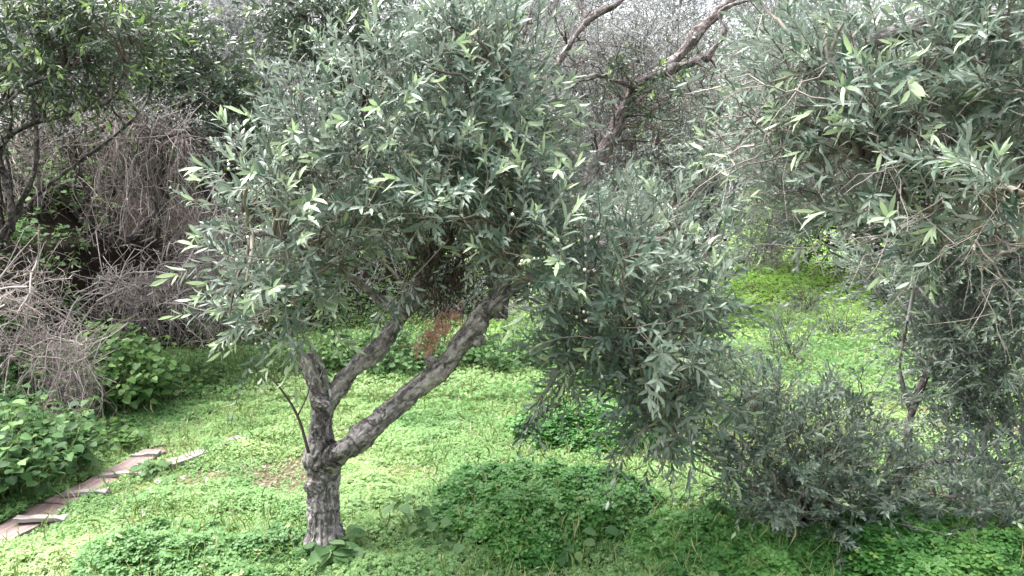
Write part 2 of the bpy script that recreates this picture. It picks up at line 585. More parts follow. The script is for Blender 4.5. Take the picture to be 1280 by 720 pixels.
WOOD = wood_mat('weathered_plank', (.05, .034, .031), (.15, .102, .094), (.25, .19, .178))
WOOD_PALE = wood_mat('weathered_batten', (.07, .058, .052), (.17, .148, .14), (.28, .25, .24))

# ------------------------------------------------------------------ the ground sheet
def axis(a, b, fine, far, step):
    core = np.arange(a, b + 1e-6, fine)
    lo, hi, s = [], [], step
    x = a
    while x > -far:
        x -= s; lo.append(x); s *= 1.35
    x, s = b, step
    while x < far:
        x += s; hi.append(x); s *= 1.35
    return np.array(lo[::-1] + list(core) + hi)


gx, gy = axis(-6.5, 7.5, .06, 400, .12), axis(-1.5, 15, .06, 400, .12)
X, Y = np.meshgrid(gx, gy)
Z = height(X, Y)
gm = MB()
nx, ny = len(gx), len(gy)
idx = np.arange(nx * ny).reshape(ny, nx)
q = np.stack([idx[:-1, :-1], idx[:-1, 1:], idx[1:, 1:], idx[1:, :-1]], -1).reshape(-1, 4)
bank_shade_mask = sstep(.05, .45, toe_dist(X, Y))
gm.add(np.stack([X, Y, Z], -1).reshape(-1, 3), q, None, None, bank_shade_mask.ravel())
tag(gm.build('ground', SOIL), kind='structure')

# ------------------------------------------------------------------ low plants over the ground
# hummocks of taller clover: centre pixel on the ground, radii, height
HUMMOCKS = []
for px, py, rx, ry, h, lab in [
        (690, 655, .62, .42, .20, 'deep green clover hummock right of the tall grey-leaved plant'),
        (735, 545, .55, .45, .22, 'rounded clover hummock behind the middle one, under the hanging olive sprays'),
        (925, 690, .58, .45, .15, 'dark clover hummock in the shade below the fine-leaved bush'),
        (262, 700, .55, .36, .10, 'light green feathery clover hummock left of the olive trunk'),
        (1180, 705, .62, .42, .16, 'broad clover hummock in the bottom right corner under the grey olive')]:
    g = ground(px, py)
    HUMMOCKS.append((g[0], g[1], rx, ry, h, lab))


def dome(x, y):
    z = np.zeros_like(x); which = np.full(x.shape, -1)
    for i, (cx, cy_, rx, ry, h, _) in enumerate(HUMMOCKS):
        w = .16 * fbm2(x, y, 2.4, 30 + i)
        r2 = ((x - cx) / rx) ** 2 + ((y - cy_) / ry) ** 2 + w * 2.2 + .25 * fbm2(x, y, 6, 35 + i)
        d = h * np.clip(1 - r2, 0, 1) ** .85
        m = d > z
        z = np.where(m, d, z); which = np.where(m, i, which)
    return z, which


def clover(mb, x, y, z, r, rng, tone, young=None, tilt=.45, lod=0):
    n = len(x)
    nn = nrm(np.stack([rng.normal(0, tilt, n), rng.normal(0, tilt, n) - .12, np.ones(n)], -1))
    ref = nrm(np.stack([rng.normal(size=n), rng.normal(size=n), np.zeros(n)], -1))
    U = nrm(ref - nn * np.sum(ref * nn, -1, keepdims=True)); V = np.cross(nn, U)
    C = np.stack([x, y, z], -1)
    if lod == 0:
        tv = np.array([(0, 0, 0), (.62, .52, .14), (1.0, .36, .05), (.86, 0, -.06), (1.0, -.36, .05), (.62, -.52, .14)])
        tq = np.array([(0, 3, 2, 1), (0, 5, 4, 3)])
    else:
        tv = np.array([(0, 0, 0), (.7, .52, .1), (1.0, 0, 0), (.7, -.52, .1)])
        tq = np.array([(0, 3, 2, 1)])
    k = len(tv)
    for j in range(3):
        a = j * 2 * np.pi / 3 + rng.normal(0, .12, n)
        d = U * np.cos(a)[:, None] + V * np.sin(a)[:, None]
        s = np.cross(nn, d)
        fold = rng.uniform(-.4, 1.2, n)
        P = C[:, None] + (d[:, None] * tv[None, :, 0, None] + s[:, None] * tv[None, :, 1, None] + nn[:, None] * (tv[None, :, 2] * fold[:, None])[..., None]) * r[:, None, None]
        P[:, 1:, 2] -= (.12 * r)[:, None] * tv[None, 1:, 0]
        off = (np.arange(n) * k)[:, None, None]
        mb.add(P.reshape(-1, 3), (tq[None] + off).reshape(-1, 4), None, np.repeat(np.clip(tone + rng.normal(0, .06, n), 0, 1), k),
               None if young is None else np.repeat(young, k))


def plank_clear(x, y):
    """True where no plant grows: on the board walk and round the trunk"""
    a, b = BOARD_A, BOARD_B
    d = b - a
    t = np.clip(((x - a[0]) * d[0] + (y - a[1]) * d[1]) / (d @ d), 0, 1)
    dist = np.hypot(x - a[0] - t * d[0], y - a[1] - t * d[1])
    return dist < .088 + .03 * fbm2(x, y, 9, 70)


_ba, _bb = ground(-40, 700), ground(195, 566)
BOARD_A, BOARD_B = _ba[:2], _bb[:2]
TRUNK = ground(405, 693)

rng = np.random.default_rng(21)


def scatter(n, ymin, ymax, spread, off=.6):
    y = np.sqrt(rng.uniform((ymin + .5) ** 2, (ymax + .5) ** 2, n)) - .5
    x = rng.uniform(-1, 1, n) * (spread * y + off)
    return x, y


def lawn_tone(x, y):
    # light, yellowish moss-like growth at the left front; greener towards the bank and the middle
    t = .50 + .26 * fbm2(x, y, .8, 9) + .16 * fbm2(x, y, 3.0, 10)
    t += .22 * np.exp(-(((x + 1.25) / .8) ** 2 + ((y - 3.9) / 1.0) ** 2))
    t += .12 * np.exp(-(((x - .3) / .9) ** 2 + ((y - 4.7) / .5) ** 2))
    t -= .30 * sstep(-2.0, -2.8, x)
    return np.clip(t, 0, 1)


carpet = MB()
x, y = scatter(330000, 2.6, 5.6, .78)
s = toe_dist(x, y)
dz, wh = dome(x, y)
bare = fbm2(x, y, 2.0, 12) + .5 * fbm2(x, y, 6.0, 13)
bare += .7 * np.exp(-(((x + 1.4) / .35) ** 2 + ((y - 3.15) / .2) ** 2)) + .6 * np.exp(-(((x + .25) / .35) ** 2 + ((y - 3.95) / .25) ** 2))
keep = ((wh < 0) | (dz < .035 + .03 * rng.random(len(x)))) & (s < .5) & ~plank_clear(x, y) & (np.hypot(x - TRUNK[0], y - TRUNK[1]) > .07) & (rng.random(len(x)) < 1 - .85 * sstep(.30, .8, bare))
x, y, bare, s = x[keep], y[keep], bare[keep], s[keep]
z0 = height(x, y)
thick = .015 + .055 * sstep(.7, -.8, bare) + .05 * sstep(-.5, .3, s)
z = z0 + thick * rng.uniform(.2, 1.0, len(x)) ** .7
r = .006 + .0045 * rng.random(len(x)) + .006 * sstep(-.9, .2, s) + .0035 * sstep(.3, -.8, bare)
clover(carpet, x, y, z, r, rng, lawn_tone(x, y), (rng.random(len(x)) < .025) * .7)
x, y = scatter(160000, 5.5, 9.5, .74)
s = toe_dist(x, y)
keep = s < .5
x, y, s = x[keep], y[keep], s[keep]
z = height(x, y) + .02 + .07 * rng.random(len(x))
clover(carpet, x, y, z, .011 + .009 * rng.random(len(x)), rng, lawn_tone(x, y), (rng.random(len(x)) < .05) * .8, lod=1)
tag(carpet.build('clover_carpet', CLOVER), 'low light green clover carpet covering the lawn', 'ground cover', kind='stuff')

meadow = MB()
x, y = scatter(170000, 7.6, 21, .62, 1)
keep = (toe_dist(x, y) < .6) & (x > -1.5)
x, y = x[keep], y[keep]
clover(meadow, x, y, height(x, y) + .02 + .08 * rng.random(len(x)), (.020 + .014 * rng.random(len(x))) * (y / 11) ** .7, rng, np.clip(.5 + .25 * fbm2(x, y, .7, 15) + .15 * fbm2(x, y, 3, 16), 0, 1), lod=1)
tag(meadow.build('meadow_cover', MEADOW), 'bright lime green low growth in the sunlit clearing behind', 'ground cover', kind='stuff')

for i, (cx, cy_, rx, ry, h, lab) in enumerate(HUMMOCKS):
    n = int(19000 * rx * ry / .26)
    a, rr = rng.uniform(0, 2 * np.pi, n), np.sqrt(rng.uniform(0, 1.5, n))
    x, y = cx + rx * rr * np.cos(a), cy_ + ry * rr * np.sin(a)
    dz, wh = dome(x, y)
    k = (wh == i) & (rng.random(n) < sstep(-.02, .09, dz + .03 * fbm2(x, y, 9, 55 + i)))
    x, y, dz = x[k], y[k], dz[k]
    lump = .05 * fbm2(x, y, 5, 40 + i) + .02 * fbm2(x, y, 12, 45 + i)
    z = height(x, y) + np.maximum(dz + lump, .01) * rng.uniform(.3, 1.05, len(x)) ** .5 + .01
    r = .0145 + .011 * rng.random(len(x))
    light = i == 3
    if light:
        r *= .75
    hm = MB()
    clover(hm, x, y, z, r, rng, np.clip(.5 + .35 * fbm2(x, y, 3.5, 50 + i) , 0, 1) * (.55 if light else 1), (rng.random(len(x)) < .03) * .7, tilt=.3)
    g0 = (cx, cy_, float(height(cx, cy_)))
    tag(hm.build('clover_hummock', CLOVER if light else CLOVER_DEEP, origin=g0), lab, 'clover clump', 'clover hummocks on the lawn')

bk = MB()
n = 60000
x, y = rng.uniform(-9, 3, n), rng.uniform(1, 15, n)
s = toe_dist(x, y)
keep = (s > .15) & (fbm2(x, y, .9, 80) > -.35) & (((x + 3.6) / 1.1) ** 2 + ((y - 6.9) / .9) ** 2 > .8)
x, y = x[keep], y[keep]
n = len(x)
B = np.stack([x, y, height(x, y) + .02 + .10 * rng.random(n)], -1)
D = nrm(np.stack([rng.normal(size=n), rng.normal(size=n), rng.normal(.2, .4, n)], -1))
add_leaves(bk, B, D, nrm(np.array([0, 0, 1.0]) + .6 * rand_dirs(rng, n)), rng.uniform(.03, .08, n), rng.uniform(.015, .045, n), rng.random(n), None, 'ovate')
tag(bk.build('bank_undergrowth', HERB_DARK), 'dark ivy-like undergrowth creeping over the bank', 'undergrowth', kind='stuff')
sd = MB()
n = 90000
x, y = rng.uniform(-6, 11, n), rng.uniform(.5, 14, n)
keep = (toe_dist(x, y) < .4) & ((np.abs(x) > .78 * y + .5) | (y < 2.7))
x, y = x[keep], y[keep]
clover(sd, x, y, height(x, y) + .02 + .05 * rng.random(len(x)), .016 + .012 * rng.random(len(x)), rng, lawn_tone(x, y), lod=1)
tag(sd.build('lawn_margin_cover', CLOVER), 'clover carpet continuing at the margins of the lawn', 'ground cover', kind='stuff')

gr = MB()
x, y = scatter(30000, 2.7, 8.5, .75)
dz, wh = dome(x, y)
keep = (toe_dist(x, y) < .4) & ~plank_clear(x, y) & (fbm2(x, y, 1.4, 18) > -.15)
x, y, dz = x[keep], y[keep], dz[keep]
n = len(x)
B = np.stack([x, y, height(x, y) + dz * .7], -1)
D = nrm(np.stack([rng.normal(0, .5, n), rng.normal(0, .5, n), np.ones(n)], -1))
add_leaves(gr, B, D, rand_dirs(rng, n), rng.uniform(.05, .16, n), rng.uniform(.0015, .0035, n), rng.random(n), None, 'olive', 0, rng.uniform(0, 3, n))
tag(gr.build('grass', GRASS), 'thin grass blades growing through the clover', 'grass', kind='stuff')

lit = MB()
x, y = scatter(9000, 2.7, 7.5, .78)
keep = (fbm2(x, y, 2.0, 12) > .15) & ~plank_clear(x, y)
x, y = x[keep], y[keep]
n = len(x)
dz, wh = dome(x, y)
B = np.stack([x, y, height(x, y) + .006 + .03 * rng.random(n)], -1)[wh < 0]
n = len(B)
D = nrm(np.stack([rng.normal(size=n), rng.normal(size=n), rng.normal(0, .2, n)], -1))
add_leaves(lit, B, D, nrm(np.array([0, 0, 1.0]) + .4 * rand_dirs(rng, n)), rng.uniform(.02, .05, n), rng.uniform(.006, .012, n), rng.random(n), None, 'olive')
tag(lit.build('leaf_litter', DRY_LEAF), 'fallen dry olive leaves scattered over the lawn', 'leaf litter', kind='stuff')

# ------------------------------------------------------------------ board walk
def board(mb, a, b, w, th, rng, lift=0.0, nl=26, nw=5):
    """a weathered plank from a to b: slightly warped top, chipped edges, real thickness"""
    a, b = np.asarray(a, float), np.asarray(b, float)
    d = b - a
    L = np.linalg.norm(d); d /= L
    s = nrm(np.cross([0, 0, 1.0], d)); u = np.cross(d, s)
    t = np.linspace(0, 1, nl)
    wv = np.linspace(-.5, .5, nw)
    Tg, Wg = np.meshgrid(t, wv, indexing='ij')
    e = rng.normal(0, .004, Tg.shape)
    edge = 1 + .05 * np.sign(Wg) * 0 + .05 * vnoise(np.stack([Tg * L * 9, np.sign(Wg) * 3.3, np.full_like(Tg, L * 7)], -1))
    top = a + d * (Tg * L)[..., None] + s * (Wg * w * edge)[..., None] + u * (th + lift + .006 * vnoise(np.stack([Tg * 5, Wg * 2, np.full_like(Tg, 9 * L)], -1)))[..., None] + d * (e * ((Tg < .01) | (Tg > .99)))[..., None]
    bot = top - u * th
    n = nl * nw
    it = np.arange(n).reshape(nl, nw); ib = it + n
    q = [np.stack([it[:-1, :-1], it[1:, :-1], it[1:, 1:], it[:-1, 1:]], -1).reshape(-1, 4),
         np.stack([ib[:-1, :-1], ib[:-1, 1:], ib[1:, 1:], ib[1:, :-1]], -1).reshape(-1, 4)]
    for ring_t, ring_b, fl in ((it[:, 0], ib[:, 0], 1), (it[:, -1], ib[:, -1], 0), (it[0, :], ib[0, :], 0), (it[-1, :], ib[-1, :], 1)):
        f = np.stack([ring_t[:-1], ring_b[:-1], ring_b[1:], ring_t[1:]], -1)
        q.append(f if fl else f[:, ::-1])
    mb.add(np.concatenate([top.reshape(-1, 3), bot.reshape(-1, 3)]), np.concatenate(q))


def oriented(name, mat, a, b, w, th, parent, org, rng, lift=0.0, **kw):
    """the same plank as an object whose own x axis runs along it (so the grain does too)"""
    a, b = np.asarray(a, float), np.asarray(b, float)
    d = b - a
    L = np.linalg.norm(d)
    mb = MB()
    board(mb, (0, 0, 0), (L, 0, 0), w, th, rng, lift, **kw)
    o = mb.build(name, mat, parent, smooth=False)
    from mathutils import Vector
    o.rotation_mode = 'QUATERNION'
    o.rotation_quaternion = Vector(d).to_track_quat('X', 'Z')
    o.location = a - np.asarray(org)
    return o


rb = np.random.default_rng(3)
walk = thing('board_walk', _ba, 'weathered plank walkway with cross battens in the bottom left corner', 'walkway')
zb = lambda p, e=-.006: np.array([p[0], p[1], float(height(p[0], p[1])) + e])
cuts = [(-55, 708), (70, 636), (140, 600), (196, 567)]
gp = [zb(ground(*c)) for c in cuts]
for i in range(3):
    a, b = gp[i], gp[i + 1]
    dd = nrm(b - a)
    oriented('plank', WOOD, a + dd * .012, b - dd * .012, .19 - .02 * i, .026, walk, _ba, rb, lift=.002 * i)
for (ax_, ay, bx, by) in [(19, 658, 84, 657), (80, 626, 135, 622), (126, 602, 180, 598), (168, 577, 200, 573)]:
    a, b = zb(ground(ax_, ay), .022), zb(ground(bx, by), .022)
    oriented('batten', WOOD_PALE, a, b, .052, .018, walk, _ba, rb, nl=12, nw=3)
a, b = zb(ground(210, 590), .0), zb(ground(305, 556), .0)
o = oriented('old_plank', WOOD_PALE, a, b, .10, .05, None, (0, 0, 0), rb)
tag(o, 'half-buried old plank lying in the lawn beyond the end of the walkway', 'plank')

# ------------------------------------------------------------------ trees
def solid_wood(name, tubes, mat, parent, org, voxel=.009, amp=.006, freq=22, seed=0, wet=None):
    """limbs fused into one bark-covered body"""
    mb = MB()
    axis_p, axis_t, axis_s = [], [], []
    for pts, rad in tubes:
        n = max(8, int(len(pts) * 7))
        P = resample(pts, n)
        Rr = np.interp(np.linspace(0, 1, n), np.linspace(0, 1, len(rad)), rad)
        wob = np.stack([fbm(P * 5 + 11 + seed), fbm(P * 5 + 47 + seed), np.zeros(n)], -1) * (Rr * .22)[:, None]
        tube_batch(mb, P + wob, Rr[None], 14, cap=True)
        axis_p.append(P + wob); axis_t.append(nrm(np.gradient(P + wob, axis=0)))
        axis_s.append(np.concatenate([[0], np.cumsum(np.linalg.norm(np.diff(P, axis=0), axis=1))]) + 3.7 * len(axis_s))
    tmp = mb.build('temp_wood', mat)
    md = tmp.modifiers.new('r', 'REMESH')
    md.mode = 'VOXEL'; md.voxel_size = voxel; md.use_smooth_shade = True
    sm = tmp.modifiers.new('s', 'SMOOTH'); sm.factor = .5; sm.iterations = 4
    dg = bpy.context.evaluated_depsgraph_get()
    me = bpy.data.meshes.new_from_object(tmp.evaluated_get(dg))
    bpy.data.objects.remove(tmp)
    nv = len(me.vertices)
    co = np.empty(nv * 3, np.float32); me.vertices.foreach_get('co', co); co = co.reshape(-1, 3)
    no = np.empty(nv * 3, np.float32); me.vertices.foreach_get('normal', no); no = no.reshape(-1, 3)
    AP, AT, AS = np.concatenate(axis_p), np.concatenate(axis_t), np.concatenate(axis_s)
    ni = nearest(co, AP)
    rel = co - AP[ni]
    lo = np.sum(rel * AT[ni], -1)
    perp = rel - AT[ni] * lo[:, None]
    along = AS[ni] + lo
    st = perp * freq + np.stack([along * 0, along * 0, along * .35 * freq], -1) + seed
    ridge = 1 - 2 * np.abs(fbm(st, 3))
    disp = amp * (.8 * ridge + 1.5 * fbm(co * 9 + seed, 2) + .5 * fbm(co * 70 + seed, 2))
    co = co + no * disp[:, None] - np.asarray(org, np.float32)
    if wet is not None:                      # dark sooty stain of its own shape
        wc, wr = wet
        f = sstep(1.1, .5, np.linalg.norm((co + np.asarray(org) - wc) / wr, axis=1) + .35 * fbm(co * 14 + 5, 3))
        a_ = me.attributes.new('young', 'FLOAT', 'POINT'); a_.data.foreach_set('value', f.astype(np.float32))
    me.vertices.foreach_set('co', co.astype(np.float32).ravel())
    me.polygons.foreach_set('use_smooth', np.ones(len(me.polygons), bool))
    a_ = me.attributes.new('perp', 'FLOAT_VECTOR', 'POINT'); a_.data.foreach_set('vector', perp.astype(np.float32).ravel())
    a_ = me.attributes.new('along', 'FLOAT', 'POINT'); a_.data.foreach_set('value', along.astype(np.float32))
    me.materials.clear(); me.materials.append(mat)
    me.name = name
    o = bpy.data.objects.new(name, me)
    scene.collection.objects.link(o)
    o.parent = parent
    return o


def lobes_sample(rng, lobes, n, shell=.38):
    """points in ellipsoids (centre, radii, weight); returns points and outward directions"""
    w = np.array([l[2] * np.prod(l[1]) ** .75 for l in lobes]); w /= w.sum()
    i = rng.choice(len(lobes), n, p=w)
    C = np.array([l[0] for l in lobes])[i]; Rr = np.array([l[1] for l in lobes])[i]
    d = rand_dirs(rng, n)
    u = rng.random(n) ** shell
    return C + d * Rr * u[:, None], nrm(d * np.array([1, 1, 1.0])), i


def plobe(px, py, d, rpx, rpy, ry, w=1.0):
    """a crown lobe given by where it shows in the photograph, its distance and depth"""
    return (at(px, py, d), np.array([rpx * d / FPX, ry, rpy * d / FPX]), w)


def nearest(A, B):
    out = np.empty(len(A), int)
    for s in range(0, len(A), 2000):
        d = ((A[s:s + 2000, None] - B[None]) ** 2).sum(-1)
        out[s:s + 2000] = d.argmin(1)
    return out


def connect(mb, A, B, rng, r0, r1, k=4, M=7, sag=.1, tangent=None):
    """curved branches from points A to points B"""
    n = len(A)
    t = np.linspace(0, 1, M)[None, :, None]
    L = np.linalg.norm(B - A, axis=1)[:, None]
    mid = (A + B) / 2 + rand_dirs(rng, n) * L * .14 + np.array([0, 0, sag]) * L
    P = A[:, None] * (1 - t) ** 2 + 2 * mid[:, None] * t * (1 - t) + B[:, None] * t ** 2
    P[:, 1:-1] += rng.normal(0, 1, (n, M - 2, 3)) * L[:, :, None] * .018
    rr = np.linspace(0, 1, M)[None] * (np.asarray(r1).reshape(-1, 1) - np.asarray(r0).reshape(-1, 1)) + np.asarray(r0).reshape(-1, 1)
    tube_batch(mb, P, np.broadcast_to(rr, (n, M)), k, rng.random(n))
    return P


def crown(root, org, skeleton, lobes, n_shoots, seed, leaf, twig, leaf_l, leaf_w, shoot_l, pairs, kind='olive', n_sec=None, r_sec=(.010, .004),
          outward=.6, upw=.45, jit=.55, prune=None, name='crown', shell=.38, wood=None, **kw):
    rng = np.random.default_rng(seed)
    p, out, _ = lobes_sample(rng, lobes, n_shoots, shell)
    if prune is not None:
        k = prune(p, rng)
        p, out = p[k], out[k]
    n = len(p)
    br = wood or MB()
    n_sec = n_sec or max(12, n // 22)
    sec = p[rng.choice(n, min(n_sec, n), replace=False)]
    sk = np.asarray(skeleton)
    tgt = sec
    # branches start lower on the skeleton than the point they reach
    low = sk[nearest(tgt - np.array([0, 0, .18]), sk)]
    SP = connect(br, low, tgt, rng, np.full(len(tgt), r_sec[0]), np.full(len(tgt), r_sec[1]), 5, 9, .10)
    nodes = SP[:, 2:].reshape(-1, 3)
    base = p - nrm(out) * 0.0
    # twigs join the nearest wood there is, and each round adds its own wood, so no node becomes a star
    nb = np.empty_like(base)
    order = np.argsort(((base - nodes[nearest(base, nodes)]) ** 2).sum(1))
    for part in np.array_split(order, 7):
        lowp = base[part] - np.array([0, 0, .05]) - .04 * out[part]
        nb[part] = nodes[nearest(lowp, nodes)]
        Pn = connect(br, nb[part], base[part], rng, np.full(len(part), r_sec[1] * .75), np.full(len(part), r_sec[1] * .4), 3, 6, .05)
        nodes = np.concatenate([nodes, Pn[:, 2:5].reshape(-1, 3)])
    D = outward * out + upw * np.array([0, 0, 1.0]) + jit * rand_dirs(rng, n) + .25 * nrm(base - nb + 1e-5)
    lf = MB()
    shoots(lf, br, base, D, shoot_l, pairs, leaf_l, leaf_w, rng, kind, **kw)
    br.build('branches', twig, root, origin=org)
    lf.build(name, leaf, root, origin=org)
    return p


# --- the grey-green olive in the middle
org = TRUNK.copy(); org[2] = float(height(org[0], org[1])) - .03
olive = thing('olive_tree', org, 'grey-green olive tree with a forked trunk standing in the middle of the lawn', 'tree', 'olive trees')
D0 = org[1]
mainlimb = [org + np.array([0, 0, -.05]), at(406, 660, D0), at(405, 615, D0 + .02), at(403, 575, D0 + .03), at(403, 530, D0 + .04), at(402, 490, D0 + .05), at(391, 455, D0 + .06), at(386, 444, D0 + .06)]
mainrad = [.094, .076, .068, .070, .051, .045, .039, .032]
leftl = [at(404, 520, D0 + .05), at(416, 494, D0 + .07), at(440, 468, D0 + .12), at(480, 425, D0 + .2), at(520, 365, D0 + .3), at(555, 300, D0 + .34), at(590, 220, D0 + .36), at(600, 150, D0 + .36)]
leftr = [.044, .040, .035, .036, .034, .030, .023, .014]
rightl = [at(404, 590, D0 + .02), at(420, 568, D0), at(450, 549, D0 - .02), at(500, 503, D0 - .04), at(548, 463, D0 - .06), at(588, 414, D0 - .06), at(622, 370, D0 - .04), at(632, 352, D0 - .04)]
rightr = [.046, .048, .043, .036, .039, .036, .032, .026]
sub1 = [at(600, 400, D0 - .05), at(665, 345, D0 - .1), at(740, 310, D0 - .14), at(820, 300, D0 - .12)]
sub2 = [at(535, 340, D0 + .32), at(500, 270, D0 + .2), at(450, 210, D0 + .1), at(410, 150, D0 + .05)]
sub3 = [at(500, 395, D0 + .24), at(430, 340, D0 + .1), at(360, 300, D0 - .05), at(310, 290, D0 - .1)]
sub4 = [at(622, 372, D0 - .05), at(660, 280, D0 - .2), at(670, 190, D0 - .2), at(650, 110, D0 - .1)]
sub5 = [at(690, 330, D0 - .12), at(760, 370, D0 - .22), at(820, 430, D0 - .28), at(850, 500, D0 - .25)]
flare = []
for (sx, sy, ex, ey, dd, r0) in [(424, 566, 436, 560, -.06, .020), (470, 528, 474, 514, -.05, .017), (540, 462, 536, 448, -.08, .016), (400, 505, 412, 508, -.05, .018), (392, 610, 383, 604, -.05, .022), (588, 420, 598, 428, -.09, .015)]:
    flare.append(([at(sx, sy, D0), at((sx + ex) / 2, (sy + ey) / 2, D0 + dd * .7), at(ex, ey, D0 + dd)], [r0 * 1.5, r0 * 1.2, r0]))     # knots and pruned stubs
for an, r0 in ((.4, .05), (2.2, .045), (3.6, .05), (5.2, .045)):
    flare.append(([at(406, 650, D0) + .02 * np.array([math.cos(an), math.sin(an), 0]), org + np.array([.065 * math.cos(an), .065 * math.sin(an), .05]), org + np.array([.15 * math.cos(an), .15 * math.sin(an), -.03])], [.04, r0, .03]))
solid_wood('trunk', [(mainlimb, mainrad), (leftl, leftr), (rightl, rightr)] + flare +
           [(s, r) for s, r in ((sub1, [.022, .017, .012, .007]), (sub2, [.022, .017, .012, .007]), (sub3, [.018, .013, .009, .006]), (sub4, [.022, .017, .012, .007]), (sub5, [.013, .011, .008, .005]))],
           BARK, olive, org, voxel=.0065, amp=.0095, wet=(at(402, 558, D0 - .05), np.array([.085, .12, .21])))
sk = np.vstack([resample(s, 24) for s in (leftl[3:], rightl[5:], sub1, sub2, sub3, sub4, sub5)])
LOB = [plobe(392, 275, D0 - .1, 105, 115, .50), plobe(500, 165, D0 + .05, 150, 105, .55), plobe(610, 130, D0 + .05, 95, 105, .5), plobe(565, 255, D0 - .15, 170, 85, .5),
       plobe(700, 320, D0 - .2, 130, 95, .45), plobe(790, 410, D0 - .25, 105, 100, .38), plobe(355, 375, D0 - .05, 72, 58, .35), plobe(835, 330, D0 + .1, 70, 95, .45, .7),
       plobe(840, 510, D0 - .2, 62, 62, .28, 1.0), plobe(575, 60, D0 + .1, 60, 45, .3), plobe(735, 425, D0 - .1, 70, 48, .3), plobe(790, 490, D0 - .15, 80, 70, .3, 1.2), plobe(855, 450, D0 + .1, 45, 70, .3, .8), plobe(480, 300, D0 + .35, 130, 70, .3, .8)]


def clearing(p, rng=None):
    """shoots that would grow into the open view over the clearing"""
    x, y = pix(p)
    return (((x - 1018) / 92) ** 2 + ((y - 410) / 80) ** 2 < 1) & (p[:, 1] < 9)


def open_view(p, rng):
    return (~clearing(p) | (rng.random(len(p)) < .06)) & (fbm(p * 3.2 + 4, 2) > -.25)


def prune_main(p, rng):
    x, y = pix(p)
    # the window under the crown through which the fork and the lawn show
    w = ((x > 395) & (x < 690) & (y > 268 + np.where(x > 560, .95, .42) * np.abs(x - 560)) & (p[:, 1] < D0 + .25)) | ((x > 395) & (x < 660) & (y > 345 + .12 * np.abs(x - 560))) | ((x > 640) & (x < 775) & (y > 470)) | ((y > 455) & (x < 700))
    w |= ((x > 715) & (y < 235)) | ((x > 685) & (y < 150)) | clearing(p)
    w |= fbm(p * 3.4 + 9, 2) < -.30                     # thin places in the crown
    return ~w & ~((y > 560))


crown(olive, org, sk, LOB, 2500, 101, OLIVE, TWIG, .056, .0145, .22, 8, prune=prune_main, n_sec=130, young_frac=.22, droop=.35)
# hanging spray of leaves on a long thin twig
rg = np.random.default_rng(7)
for (x0, y0, x1, y1, dd) in [(712, 430, 655, 528, D0 - .2), (700, 420, 707, 505, D0 - .15), (560, 300, 486, 380, D0 - .3), (835, 500, 838, 560, D0 - .25)]:
    hs = MB(); ht = MB()
    P = resample([at(x0, y0, dd), at((x0 * .4 + x1 * .6) + 8, (y0 + y1) / 2, dd - .02), at(x1, y1, dd - .03)], 9)
    tube_batch(ht, P, np.linspace(.003, .0015, 9)[None], 4, [.5])
    e = P[-4:]
    B = np.repeat(e, 2, 0)
    shoots(hs, ht, B, nrm(np.array([0, 0, -.7]) + rand_dirs(rg, len(B)) * .7), .11, 5, .055, .013, rg, droop=.5)
    merge(hs, ht).build('hanging_spray', [OLIVE, TWIG], olive, origin=org)
# pale olives and dry bits among the leaves
fr = MB()
rg = np.random.default_rng(8)
p, out, _ = lobes_sample(rg, LOB, 260, .2)
p = p[prune_main(p, rg)]
uv = np.array([(0, 0, 1), (.8, 0, .4), (0, .8, .4), (-.8, 0, .4), (0, -.8, .4), (.8, 0, -.5), (0, .8, -.5), (-.8, 0, -.5), (0, -.8, -.5), (0, 0, -1.1)], float)
fq = [(1, 5, 6, 2), (2, 6, 7, 3), (3, 7, 8, 4), (4, 8, 5, 1)]
ft = [(0, 1, 2), (0, 2, 3), (0, 3, 4), (0, 4, 1), (9, 6, 5), (9, 7, 6), (9, 8, 7), (9, 5, 8)]
for c in p:
    for _ in range(rg.integers(1, 4)):
        fr.add(uv * rg.uniform(.004, .0075) + c + rg.normal(0, .016, 3), fq, ft, rg.random())
fr.build('fruit', PALE_FRUIT, olive, origin=org)['kind'] = 'stuff'
# dead rust-coloured spray and the tangle of dead twigs in the fork
rs = MB(); rt = MB()
c0 = at(545, 415, D0 - .02)
B = c0 + rg.normal(0, 1, (110, 3)) * np.array([.045, .03, .024])
B[:, 2] += (B[:, 0] - c0[0]) * .9
shoots(rs, rt, B, rand_dirs(rg, 110) + np.array([.3, 0, .3]), .05, 5, .015, .009, rg, 'simple', twig_r=.001)
dead = rs.build('dead_leaves', RUST_LEAF, olive, origin=org)
dead['label'] = 'rust-coloured dead leaf spray caught in the fork'
nt_ = MB()
for k in range(170):
    a = at(rg.normal(562, 26), rg.uniform(270, 360), D0 + rg.uniform(.08, .34))
    b = at(rg.normal(556, 36), rg.uniform(330, 440), D0 + rg.uniform(.08, .3))
    P = resample([a, (a + b) / 2 + rg.normal(0, .03, 3), b], 6)
    tube_batch(nt_, P, np.linspace(.003, .001, 6)[None], 3, [rg.random()])
nt_.build('dead_twigs', TWIG_DARK, olive, origin=org)

def side_twigs(mb, rng, P, r, n=3):
    i = rng.integers(2, len(P) - 1, n)
    B = P[i]
    D = nrm(rand_dirs(rng, n) + .6 * nrm(P[-1] - P[0]))
    L = rng.uniform(.05, .22, n)[:, None]
    M = B + D * L * .5 + rng.normal(0, .012, (n, 3))
    E = B + D * L + np.array([0, 0, -.25]) * L
    tube_batch(mb, np.stack([B, M, E], 1), np.array([r * .45, r * .35, r * .2])[None], 3, rng.random(n))


